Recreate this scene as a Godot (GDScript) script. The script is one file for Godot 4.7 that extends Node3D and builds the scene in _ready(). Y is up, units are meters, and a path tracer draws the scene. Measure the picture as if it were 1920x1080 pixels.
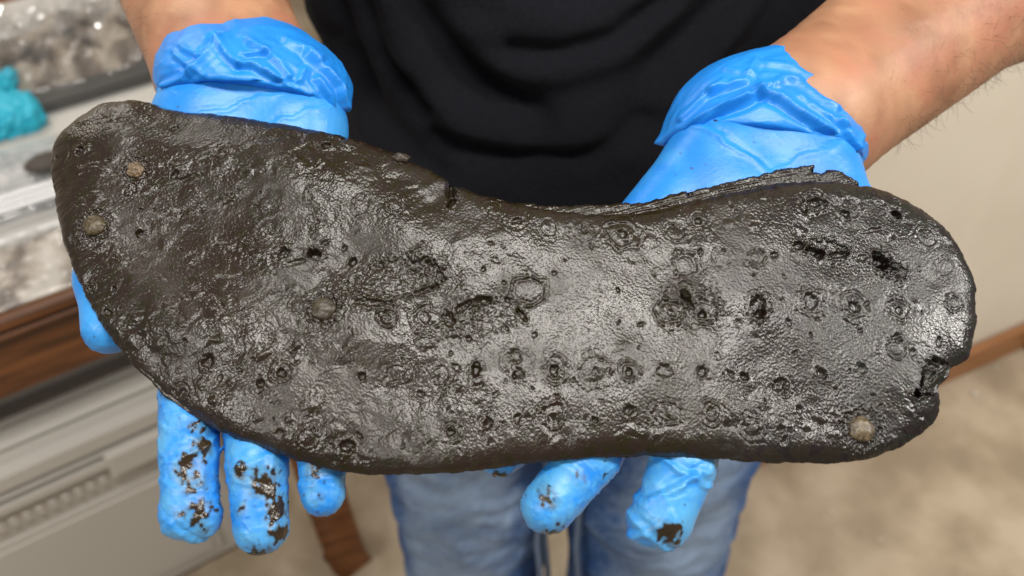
extends Node3D
# A gloved person holds an old leather shoe sole out to the camera; a table with bagged finds stands behind.

const EYE := Vector3(0.0, 1.5, 0.0)
const FPX := 1662.0                       # focal length in pixels of the 1920 px wide photograph
const SOLE_DEPTH := 0.31
const SOLE_TILT := 0.33
var ax_r := Vector3(1, 0, 0)
var ax_u := Vector3(0, 1, -1).normalized()
var ax_f := Vector3(0, -1, -1).normalized()
var wall_dir := Vector3(0.839, 0, -0.545)  # the room is turned: its walls and the table run this way
var wall_out := Vector3(0.545, 0, 0.839)
var rng := RandomNumberGenerator.new()
var taken := {}
var mats := {}

# ---------------------------------------------------------------- helpers
func at(px: float, py: float, d: float) -> Vector3:
	return EYE + (ax_r * ((px - 960.0) / FPX) + ax_u * ((540.0 - py) / FPX) + ax_f) * d

func at_height(px: float, py: float, h: float) -> Vector3:
	var dir := ax_r * ((px - 960.0) / FPX) + ax_u * ((540.0 - py) / FPX) + ax_f
	return EYE + dir * ((h - EYE.y) / dir.y)

func numbered(called: String) -> String:
	if not taken.has(called):
		taken[called] = 0
		return called
	taken[called] += 1
	return "%s_%03d" % [called, taken[called]]

func thing(called: String, label: String, category: String, where: Vector3, group := "") -> Node3D:
	var o := Node3D.new()
	o.name = numbered(called)
	add_child(o)
	o.position = where
	tag(o, label, category, group)
	return o

func tag(o: Node, label: String, category: String, group := "") -> void:
	o.set_meta("label", label)
	o.set_meta("category", category)
	if group != "":
		o.set_meta("group", group)

func part(called: String, m: Mesh, mat: Material, parent: Node3D, shift := Vector3.ZERO) -> MeshInstance3D:
	var o := MeshInstance3D.new()
	o.name = called
	o.mesh = m
	o.material_override = mat
	parent.add_child(o, true)
	o.position = shift
	return o

# a mesh made in world coordinates, hung under a thing that is only moved, not turned
func world_part(called: String, m: Mesh, mat: Material, parent: Node3D) -> MeshInstance3D:
	var o := part(called, m, mat, parent)
	var off := Vector3.ZERO
	var n: Node = parent
	while n is Node3D and n != self:
		off += (n as Node3D).position
		n = n.get_parent()
	o.position = -off
	return o

func noise(seed_: int, freq: float, oct := 3, ridged := false) -> FastNoiseLite:
	var n := FastNoiseLite.new()
	n.seed = seed_
	n.noise_type = FastNoiseLite.TYPE_SIMPLEX_SMOOTH
	n.frequency = freq
	n.fractal_type = FastNoiseLite.FRACTAL_RIDGED if ridged else FastNoiseLite.FRACTAL_FBM
	n.fractal_octaves = oct
	return n

func noise_tex(n: FastNoiseLite, size: int, ramp: Gradient = null, normal := 0.0) -> NoiseTexture2D:
	var t := NoiseTexture2D.new()
	t.width = size
	t.height = size
	t.seamless = true
	t.noise = n
	if ramp:
		t.color_ramp = ramp
	if normal > 0.0:
		t.as_normal_map = true
		t.bump_strength = normal
	return t

func ramp(stops: Array, cols: Array) -> Gradient:
	var g := Gradient.new()
	g.offsets = PackedFloat32Array(stops)
	var c := PackedColorArray()
	for k in cols:
		c.append((k as Color).linear_to_srgb())
	g.colors = c
	return g

func solid(c: Color, rough: float, vcol := false) -> StandardMaterial3D:
	var m := StandardMaterial3D.new()
	m.albedo_color = Color.WHITE if vcol else c.linear_to_srgb()
	m.vertex_color_use_as_albedo = vcol
	m.roughness = rough
	return m

func mesh_of(v: PackedVector3Array, n: PackedVector3Array, idx: PackedInt32Array, c := PackedColorArray(), uv := PackedVector2Array()) -> ArrayMesh:
	var a := []
	a.resize(Mesh.ARRAY_MAX)
	a[Mesh.ARRAY_VERTEX] = v
	a[Mesh.ARRAY_NORMAL] = n
	a[Mesh.ARRAY_INDEX] = idx
	if c.size() == v.size():
		a[Mesh.ARRAY_COLOR] = c
	if uv.size() == v.size():
		a[Mesh.ARRAY_TEX_UV] = uv
	var m := ArrayMesh.new()
	m.add_surface_from_arrays(Mesh.PRIMITIVE_TRIANGLES, a)
	return m

func normals_of(v: PackedVector3Array, idx: PackedInt32Array) -> PackedVector3Array:
	var n := PackedVector3Array()
	n.resize(v.size())
	for i in range(0, idx.size(), 3):
		var a := idx[i]
		var b := idx[i + 1]
		var c := idx[i + 2]
		var f := (v[c] - v[a]).cross(v[b] - v[a])
		n[a] += f
		n[b] += f
		n[c] += f
	for i in n.size():
		n[i] = n[i].normalized()
	return n

# rows of points, nv rows of nu; wrap joins the last column to the first
func grid_index(nu: int, nv: int, wrap: bool, flip: bool) -> PackedInt32Array:
	var idx := PackedInt32Array()
	var last := nu if wrap else nu - 1
	for j in nv - 1:
		for i in last:
			var a := j * nu + i
			var b := j * nu + (i + 1) % nu
			var c := a + nu
			var d := b + nu
			if flip:
				idx.append_array(PackedInt32Array([a, b, c, b, d, c]))
			else:
				idx.append_array(PackedInt32Array([a, c, b, b, c, d]))
	return idx

func grid_mesh(v: PackedVector3Array, nu: int, nv: int, wrap := false, flip := false, c := PackedColorArray(), uv := PackedVector2Array()) -> ArrayMesh:
	var idx := grid_index(nu, nv, wrap, flip)
	return mesh_of(v, normals_of(v, idx), idx, c, uv)

# a box with chamfered edges, centred on its own middle
func chamfer_box(size: Vector3, b: float) -> ArrayMesh:
	var st := SurfaceTool.new()
	st.begin(Mesh.PRIMITIVE_TRIANGLES)
	st.set_smooth_group(-1)
	var h := size * 0.5
	b = minf(b, minf(h.x, minf(h.y, h.z)) * 0.9)
	var pts := []
	for sx in [-1, 1]:
		for sy in [-1, 1]:
			for sz in [-1, 1]:
				pts.append([Vector3(sx * h.x, sy * (h.y - b), sz * (h.z - b)), Vector3(sx * (h.x - b), sy * h.y, sz * (h.z - b)), Vector3(sx * (h.x - b), sy * (h.y - b), sz * h.z)])
	var poly := func(ps: Array) -> void:
		var mid := Vector3.ZERO
		for p in ps:
			mid += p
		var nn: Vector3 = (ps[2] - ps[0]).cross(ps[1] - ps[0])
		if nn.dot(mid) < 0.0:
			ps.reverse()
		for k in range(1, ps.size() - 1):
			st.add_vertex(ps[0])
			st.add_vertex(ps[k])
			st.add_vertex(ps[k + 1])
	var id := func(x: int, y: int, z: int) -> int: return x * 4 + y * 2 + z
	for s in [0, 1]:
		poly.call([pts[id.call(s, 0, 0)][0], pts[id.call(s, 1, 0)][0], pts[id.call(s, 1, 1)][0], pts[id.call(s, 0, 1)][0]])
		poly.call([pts[id.call(0, s, 0)][1], pts[id.call(1, s, 0)][1], pts[id.call(1, s, 1)][1], pts[id.call(0, s, 1)][1]])
		poly.call([pts[id.call(0, 0, s)][2], pts[id.call(1, 0, s)][2], pts[id.call(1, 1, s)][2], pts[id.call(0, 1, s)][2]])
		for t in [0, 1]:
			poly.call([pts[id.call(s, t, 0)][0], pts[id.call(s, t, 1)][0], pts[id.call(s, t, 1)][1], pts[id.call(s, t, 0)][1]])
			poly.call([pts[id.call(s, 0, t)][0], pts[id.call(s, 1, t)][0], pts[id.call(s, 1, t)][2], pts[id.call(s, 0, t)][2]])
			poly.call([pts[id.call(0, s, t)][1], pts[id.call(1, s, t)][1], pts[id.call(1, s, t)][2], pts[id.call(0, s, t)][2]])
			for r in [0, 1]:
				poly.call([pts[id.call(s, t, r)][0], pts[id.call(s, t, r)][1], pts[id.call(s, t, r)][2]])
	st.generate_normals()
	return st.commit()

# surface nets over joined tapered capsules; bones: [from, to, radius_from, radius_to, blend]
var b_a := PackedVector3Array()
var b_d := PackedVector3Array()
var b_l := PackedFloat32Array()
var b_ra := PackedFloat32Array()
var b_rb := PackedFloat32Array()
var b_k := PackedFloat32Array()

func set_bones(bones: Array) -> void:
	b_a.clear(); b_d.clear(); b_l.clear(); b_ra.clear(); b_rb.clear(); b_k.clear()
	for b in bones:
		b_a.append(b[0])
		b_d.append(b[1] - b[0])
		b_l.append(maxf((b[1] - b[0]).length_squared(), 1e-9))
		b_ra.append(b[2])
		b_rb.append(b[3])
		b_k.append(b[4])

func field(p: Vector3, near: PackedInt32Array) -> float:
	var d := 1e3
	for i in near:
		var pa := p - b_a[i]
		var h := clampf(pa.dot(b_d[i]) / b_l[i], 0.0, 1.0)
		var e := (pa - b_d[i] * h).length() - lerpf(b_ra[i], b_rb[i], h)
		var k := b_k[i]
		var t := maxf(k - absf(d - e), 0.0)
		d = minf(d, e) - t * t * 0.25 / k
	return d

func nets(bones: Array, cell: float) -> Array:
	set_bones(bones)
	var lo := Vector3(1e9, 1e9, 1e9)
	var hi := -lo
	var everything := PackedInt32Array()
	for i in bones.size():
		everything.append(i)
		for e in 2:
			var r: float = bones[i][2 + e] + 3.0 * cell
			lo = lo.min(bones[i][e] - Vector3(r, r, r))
			hi = hi.max(bones[i][e] + Vector3(r, r, r))
	var nb := Vector3i(((hi - lo) / (cell * 4.0)).ceil()) + Vector3i.ONE
	var nx := nb.x * 4 + 1
	var ny := nb.y * 4 + 1
	var nz := nb.z * 4 + 1
	var g := PackedFloat32Array()
	g.resize(nx * ny * nz)
	g.fill(1e3)
	var half := cell * 2.0 * 1.75
	var blocks := []
	for bz in nb.z:
		for by in nb.y:
			for bx in nb.x:
				var c := lo + Vector3(bx * 4 + 2, by * 4 + 2, bz * 4 + 2) * cell
				var near := PackedInt32Array()
				var first := 1e3
				for i in everything:
					var pa := c - b_a[i]
					var h := clampf(pa.dot(b_d[i]) / b_l[i], 0.0, 1.0)
					var e := (pa - b_d[i] * h).length() - lerpf(b_ra[i], b_rb[i], h)
					first = minf(first, e)
					if e < half + 0.03:
						near.append(i)
				if near.is_empty() or first > half + 0.009 or field(c, near) < -half - 0.006:
					if not near.is_empty() and first < 0.0:
						for z in range(bz * 4, bz * 4 + 5):
							for y in range(by * 4, by * 4 + 5):
								for x in range(bx * 4, bx * 4 + 5):
									var q := x + nx * (y + ny * z)
									if g[q] > 900.0:
										g[q] = -1.0
					continue
				blocks.append(Vector3i(bx, by, bz))
				for z in range(bz * 4, bz * 4 + 5):
					for y in range(by * 4, by * 4 + 5):
						for x in range(bx * 4, bx * 4 + 5):
							var q := x + nx * (y + ny * z)
							if absf(g[q]) > 0.99:
								g[q] = field(lo + Vector3(x, y, z) * cell, near)
	var v := PackedVector3Array()
	var idx := PackedInt32Array()
	var own := PackedInt32Array()
	own.resize(nx * ny * nz)
	own.fill(-1)
	var step := [1, nx, nx * ny]
	var offs := [0, 1, nx, nx + 1, nx * ny, nx * ny + 1, nx * ny + nx, nx * ny + nx + 1]
	for b in blocks:
		for z in range(b.z * 4, b.z * 4 + 4):
			for y in range(b.y * 4, b.y * 4 + 4):
				for x in range(b.x * 4, b.x * 4 + 4):
					var q: int = x + nx * (y + ny * z)
					var mask := 0
					for k in 8:
						if g[q + offs[k]] < 0.0:
							mask |= 1 << k
					if mask == 0 or mask == 255:
						continue
					var s := Vector3.ZERO
					var n := 0
					for k in 8:
						for ax in 3:
							if k & (1 << ax):
								continue
							var k2: int = k | (1 << ax)
							if ((mask >> k) & 1) != ((mask >> k2) & 1):
								var ga := g[q + offs[k]]
								var gb := g[q + offs[k2]]
								var t := clampf(ga / (ga - gb), 0.02, 0.98)
								var p := Vector3(k & 1, (k >> 1) & 1, (k >> 2) & 1)
								p[ax] = t
								s += p
								n += 1
					own[q] = v.size()
					v.append(lo + (Vector3(x, y, z) + s / n) * cell)
	for b in blocks:
		for z in range(b.z * 4, b.z * 4 + 4):
			for y in range(b.y * 4, b.y * 4 + 4):
				for x in range(b.x * 4, b.x * 4 + 4):
					var q: int = x + nx * (y + ny * z)
					for ax in 3:
						if (g[q] < 0.0) == (g[q + step[ax]] < 0.0):
							continue
						var s1: int = step[(ax + 1) % 3]
						var s2: int = step[(ax + 2) % 3]
						if q - s1 - s2 < 0:
							continue
						var a := own[q]
						var bb := own[q - s1]
						var c := own[q - s1 - s2]
						var d := own[q - s2]
						if a < 0 or bb < 0 or c < 0 or d < 0:
							continue
						if g[q] < 0.0:
							idx.append_array(PackedInt32Array([a, c, bb, a, d, c]))
						else:
							idx.append_array(PackedInt32Array([a, bb, c, a, c, d]))
	return [v, idx]

func tube_into(v: PackedVector3Array, idx: PackedInt32Array, pts: Array, r0: float, r1: float, sides: int) -> void:
	var base := v.size()
	for k in pts.size():
		var dir: Vector3 = (pts[mini(k + 1, pts.size() - 1)] - pts[maxi(k - 1, 0)]).normalized()
		var e1 := dir.cross(Vector3(0.3, 0.9, 0.2)).normalized()
		var e2 := dir.cross(e1)
		var r := lerpf(r0, r1, float(k) / (pts.size() - 1))
		for s in sides:
			var t := TAU * s / sides
			v.append(pts[k] + (e1 * cos(t) + e2 * sin(t)) * r)
	for k in pts.size() - 1:
		for s in sides:
			var a := base + k * sides + s
			var b := base + k * sides + (s + 1) % sides
			idx.append_array(PackedInt32Array([a, b, a + sides, b, b + sides, a + sides]))

func smooth(e0: float, e1: float, x: float) -> float:
	return smoothstep(e0, e1, x)

# ---------------------------------------------------------------- scene
func _ready() -> void:
	rng.seed = 7
	camera_and_light()
	make_materials()
	room()
	table()
	table_finds()
	storage_box()
	person()
	sole()

func camera_and_light() -> void:
	var cam := Camera3D.new()
	cam.name = "camera"
	add_child(cam)
	cam.transform = Transform3D(Basis(ax_r, ax_u, -ax_f), EYE)
	cam.near = 0.02
	cam.far = 30.0
	var att := CameraAttributesPhysical.new()
	att.frustum_focal_length = 36.94
	att.frustum_near = 0.02
	att.frustum_far = 30.0
	att.frustum_focus_distance = 0.335
	att.exposure_aperture = 10.5
	cam.attributes = att
	cam.fov = 35.98
	cam.current = true
	var env := Environment.new()
	env.background_mode = Environment.BG_COLOR
	env.background_color = Color(0.62, 0.61, 0.6)
	env.background_energy_multiplier = 0.52
	env.tonemap_mode = Environment.TONE_MAPPER_LINEAR
	env.tonemap_exposure = 1.22
	env.sdfgi_enabled = true
	env.ssao_enabled = true
	env.ssil_enabled = true
	var we := WorldEnvironment.new()
	we.name = "environment"
	we.environment = env
	add_child(we)
	ceiling_lamp(Vector3(0.12, 2.62, 0.0), Vector2(1.1, 0.3), 1.8, "long white ceiling light panel above the camera")
	ceiling_lamp(Vector3(-1.5, 2.62, 1.0), Vector2(1.2, 0.22), 3.0, "white ceiling light panel behind the camera on the table's side")
	ceiling_lamp(Vector3(1.95, 2.62, -0.05), Vector2(1.2, 0.22), 4.8, "white ceiling light panel far to the right near the pale wall")
	ceiling_lamp(Vector3(-1.5, 2.62, -1.75), Vector2(1.2, 0.22), 1.6, "white ceiling light panel beyond the table with bags")

func ceiling_lamp(where: Vector3, size: Vector2, energy: float, label: String) -> void:
	var o := thing("ceiling_light", label, "ceiling light", where, "ceiling lights")
	o.rotation.y = atan2(-wall_dir.z, wall_dir.x) * 0.0
	part("housing", chamfer_box(Vector3(size.x + 0.06, 0.05, size.y + 0.06), 0.006), solid(Color(0.75, 0.75, 0.75), 0.4), o, Vector3(0, 0.03, 0))
	var glow := solid(Color(0.8, 0.8, 0.8), 0.5)
	glow.emission_enabled = true
	glow.emission = Color(1.0, 0.97, 0.92)
	glow.emission_energy_multiplier = 1.2
	part("diffuser", chamfer_box(Vector3(size.x, 0.008, size.y), 0.003), glow, o, Vector3(0, 0.0, 0))
	var l := AreaLight3D.new()
	l.name = "panel_light"
	l.area_size = size
	l.light_energy = energy
	l.light_color = Color(1.0, 0.982, 0.955)
	l.shadow_enabled = true
	l.set("area_range", 8.0)
	l.set("area_attenuation", 2.0)
	o.add_child(l, true)
	l.position = Vector3(0, -0.012, 0)
	l.rotation = Vector3(-PI / 2, 0, 0)

func make_materials() -> void:
	# leather
	var m := solid(Color.WHITE, 0.4, true)
	m.normal_enabled = true
	m.normal_texture = noise_tex(noise(21, 0.17, 3), 2048, null, 6.0)
	m.normal_texture.seamless = false
	m.normal_scale = 0.11
	m.uv1_scale = Vector3(2.9, 2.9, 1)
	m.uv1_offset = Vector3(0.5, 0.5, 0)
	m.roughness = 1.0
	m.roughness_texture = noise_tex(noise(22, 0.02, 4), 512, ramp([0.2, 0.5, 0.8], [Color(0.052, 0.052, 0.052), Color(0.074, 0.074, 0.074), Color(0.15, 0.15, 0.15)]))
	m.metallic_specular = 0.55
	mats.leather = m
	mats.nail = solid(Color.WHITE, 0.42, true)
	# glove
	var gl := solid(Color.WHITE, 0.40, true)
	gl.normal_enabled = true
	gl.normal_texture = noise_tex(noise(31, 0.02, 4, true), 512, null, 2.5)
	gl.normal_scale = 0.35
	gl.uv1_triplanar = true
	gl.uv1_scale = Vector3(18, 18, 18)
	gl.subsurf_scatter_enabled = true
	gl.subsurf_scatter_strength = 0.06
	mats.glove = gl
	mats.mud = solid(Color(0.026, 0.016, 0.0075), 0.16)
	mats.mud.normal_enabled = true
	mats.mud.normal_texture = noise_tex(noise(35, 0.05, 3), 512, null, 6.0)
	mats.mud.normal_scale = 0.5
	mats.mud.uv1_triplanar = true
	mats.mud.uv1_scale = Vector3(40, 40, 40)
	var sk := solid(Color.WHITE, 0.5, true)
	sk.normal_enabled = true
	sk.normal_texture = noise_tex(noise(41, 0.03, 3), 512, null, 3.0)
	sk.normal_scale = 0.6
	sk.uv1_triplanar = true
	sk.uv1_scale = Vector3(25, 25, 25)
	sk.subsurf_scatter_enabled = true
	sk.subsurf_scatter_strength = 0.12
	mats.skin = sk
	mats.hair = solid(Color(0.05, 0.032, 0.02), 0.5)
	var sh := solid(Color(0.0095, 0.0095, 0.013), 0.95)
	sh.metallic_specular = 0.22
	sh.albedo_texture = noise_tex(noise(51, 0.05, 4), 512, ramp([0.2, 0.8], [Color(0.7, 0.7, 0.7), Color(1, 1, 1)]))
	sh.uv1_triplanar = true
	sh.uv1_scale = Vector3(9, 9, 9)
	sh.rim_enabled = true
	sh.rim = 0.16
	sh.rim_tint = 0.6
	sh.normal_enabled = true
	sh.normal_texture = noise_tex(noise(52, 0.12, 2), 512, null, 4.0)
	sh.normal_scale = 0.8
	mats.shirt = sh
	var jn := solid(Color.WHITE, 0.9, true)
	jn.normal_enabled = true
	jn.normal_texture = noise_tex(noise(61, 0.1, 3), 512, null, 5.0)
	jn.normal_scale = 0.5
	jn.uv1_triplanar = true
	jn.uv1_scale = Vector3(8, 8, 8)
	mats.denim = jn
	# room
	var fl := solid(Color.WHITE, 0.6)
	fl.albedo_texture = noise_tex(noise(71, 0.006, 5), 1024, ramp([0.2, 0.45, 0.6, 0.85], [Color(0.30, 0.235, 0.16), Color(0.37, 0.295, 0.205), Color(0.41, 0.33, 0.235), Color(0.48, 0.395, 0.29)]))
	fl.uv1_triplanar = true
	fl.uv1_scale = Vector3(0.9, 0.9, 0.9)
	mats.floor = fl
	var wl := solid(Color.WHITE, 0.7)
	wl.albedo_texture = noise_tex(noise(72, 0.004, 4), 512, ramp([0.2, 0.8], [Color(0.72, 0.645, 0.53), Color(0.77, 0.70, 0.585)]))
	wl.uv1_triplanar = true
	mats.wall = wl
	mats.wood = wood(81, Color(0.085, 0.028, 0.008), Color(0.24, 0.088, 0.026), 0.38)
	mats.wood_top = mats.wood
	mats.skirting = wood(83, Color(0.24, 0.10, 0.035), Color(0.36, 0.16, 0.06), 0.5)

func wood(s: int, dark: Color, light: Color, rough: float) -> StandardMaterial3D:
	var m := solid(Color.WHITE, rough)
	m.albedo_texture = noise_tex(noise(s, 0.012, 5), 512, ramp([0.2, 0.5, 0.8], [dark, dark.lerp(light, 0.55), light]))
	m.uv1_triplanar = true
	m.uv1_scale = Vector3(0.8, 9.0, 9.0)
	return m

# ---------------------------------------------------------------- room
func structure(called: String, m: Mesh, mat: Material, where: Transform3D) -> MeshInstance3D:
	var o := MeshInstance3D.new()
	o.name = called
	o.mesh = m
	o.material_override = mat
	o.set_meta("kind", "structure")
	add_child(o, true)
	o.transform = where
	return o

func room() -> void:
	var turn := Basis(wall_dir, Vector3.UP, wall_out)
	structure("floor", chamfer_box(Vector3(6.0, 0.1, 6.0), 0.002), mats.floor, Transform3D(turn, Vector3(0, -0.05, -0.6)))
	var foot := at_height(1850, 668, 0.0)           # where the right wall meets the floor
	var tb := at_height(0, 600, 0.75)               # the table's front edge
	var along := (foot - at_height(1500, 824, 0.0)).normalized()
	var outw := along.cross(Vector3.UP) * -1.0
	if outw.z < 0.0:
		outw = -outw
	var turn2 := Basis(along, Vector3.UP, outw)
	var start := foot + along * (at_height(1180, 970, 0.0) - foot).dot(along)
	var len1 := (at_height(1905, 640, 0.0) - start).dot(along)
	var full := len1 + 1.2
	structure("wall", chamfer_box(Vector3(full, 2.7, 0.12), 0.003), mats.wall, Transform3D(turn2, start + along * full * 0.5 + Vector3(0, 1.35, 0) - outw * 0.06))
	structure("wall_return", chamfer_box(Vector3(0.12, 2.7, 1.8), 0.003), mats.wall, Transform3D(turn2, start + along * 0.06 - outw * 1.023 + Vector3(0, 1.35, 0)))
	structure("back_wall", chamfer_box(Vector3(4.4, 2.7, 0.12), 0.003), mats.wall, Transform3D(turn, tb - wall_out * 2.1 - wall_dir * 0.5 + Vector3(0, 0.6, 0)))
	var sk := thing("skirting_board", "orange brown wooden skirting board along the foot of the pale wall", "skirting board", start + along * (len1 * 0.5))
	sk.basis = turn2
	part("board", chamfer_box(Vector3(len1, 0.085, 0.018), 0.005), mats.skirting, sk, Vector3(0, 0.0435, 0.011))
	part("end_block", chamfer_box(Vector3(0.06, 0.07, 0.05), 0.006), mats.wood, sk, Vector3(len1 * 0.5 + 0.03, 0.036, 0.03))
	var bits := [[1828, 737, 0.006], [1745, 790, 0.004], [1560, 960, 0.0035], [1870, 690, 0.003], [1460, 930, 0.003], [1650, 1010, 0.0028]]
	for b in bits:
		var p := at_height(b[0], b[1], b[2] * 0.55)
		var o := part("paper_scrap", lump(b[2], 0.3, int(b[0]), Vector3(1, 0.55, 0.8)), solid(Color(0.62, 0.58, 0.5), 0.8), self, p)
		o.name = numbered("paper_scrap")
		tag(o, ["tiny white crumb on the floor near the skirting board end", "faint pale crumb on the floor below the heel of the sole", "tiny pale crumb on the floor right of the jeans", "tiny pale crumb just below the skirting board", "pale speck on the floor close to the jeans", "pale speck on the floor near the bottom edge"][bits.find(b)], "crumb", "crumbs on the floor")

func lump(r: float, rough: float, s: int, squash: Vector3, seg := 20) -> ArrayMesh:
	var n := noise(s, 1.3, 2)
	var v := PackedVector3Array()
	var rows := seg / 2 + 1
	for j in rows:
		var ph := PI * j / (rows - 1)
		for i in seg:
			var th := TAU * i / seg
			var d := Vector3(sin(ph) * cos(th), cos(ph), sin(ph) * sin(th))
			v.append(d * squash * r * (1.0 + rough * n.get_noise_3dv(d)))
	return grid_mesh(v, seg, rows, true, false)

# ---------------------------------------------------------------- table
func table() -> void:
	var front := at_height(0, 600, 0.75)
	var turn := Basis(wall_dir, Vector3.UP, wall_out)
	var t := thing("wooden_table", "dark stained wooden table with moulded edge at left", "table", Vector3(front.x, 0, front.z))
	t.basis = turn
	# along local x the table runs from -1.1 to 0.38, back to -0.82
	var x0 := -1.1
	var x1 := 0.36
	var mid := (x0 + x1) * 0.5
	part("tabletop", chamfer_box(Vector3(x1 - x0, 0.022, 0.86), 0.006), mats.wood_top, t, Vector3(mid, 0.739, -0.43))
	part("edge_moulding", chamfer_box(Vector3(x1 - x0 - 0.012, 0.02, 0.85), 0.009), mats.wood, t, Vector3(mid, 0.7175, -0.43))
	part("apron", chamfer_box(Vector3(x1 - x0 - 0.08, 0.10, 0.02), 0.003), mats.wood, t, Vector3(mid, 0.657, -0.035))
	part("apron", chamfer_box(Vector3(0.02, 0.10, 0.74), 0.003), mats.wood, t, Vector3(x1 - 0.05, 0.657, -0.43))
	for x in [x0 + 0.06, x1 - 0.062]:
		for z in [-0.05, -0.80]:
			# the front legs splay out towards the room
			var lv := PackedVector3Array()
			var li := PackedInt32Array()
			var out_z: float = 0.075 if z > -0.5 else -0.80
			tube_into(lv, li, [Vector3(x, 0.70, z), Vector3(x, 0.55, z), Vector3(x, 0.30, lerpf(z, out_z, 0.35)), Vector3(x, 0.10, lerpf(z, out_z, 0.8)), Vector3(x, 0.03, out_z), Vector3(x, 0.003, out_z)], 0.052, 0.046, 4)
			part("leg", mesh_of(lv, normals_of(lv, li), li), mats.wood, t)
	part("stretcher", chamfer_box(Vector3(0.025, 0.035, 0.66), 0.004), mats.wood, t, Vector3(x1 - 0.065, 0.12, -0.43))

# a crumpled sheet lying on the table: corners in local table axes
func sheet(cx: float, cz: float, w: float, d: float, base_h: float, amp: float, s: int, freq: float, nu: int, nv: int, ang := 0.0, dome := 0.0, stretch := 1.0) -> Array:
	var n := noise(s, freq, 4, false)
	var n2 := noise(s + 1, freq * 2.2, 2, true)
	var v := PackedVector3Array()
	for j in nv:
		for i in nu:
			var a := float(i) / (nu - 1) - 0.5
			var b := float(j) / (nv - 1) - 0.5
			var e := minf(0.5 - absf(a), 0.5 - absf(b)) * 2.0
			var p := Vector2(a * w, b * d)
			var q := p.rotated(ang)
			var up := smooth(0.0, 0.5, e)
			var h := base_h + up * dome + up * amp * (0.6 + n.get_noise_2d(p.x * stretch, p.y) + 0.5 * n2.get_noise_2d(p.x * stretch + p.y * 0.4, p.y))
			v.append(Vector3(cx + q.x + 0.004 * n.get_noise_2d(p.x + 3.0, p.y), maxf(h, base_h * 0.4), cz + q.y + 0.004 * n.get_noise_2d(p.x, p.y + 5.0)))
	return [v, nu, nv]

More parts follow.
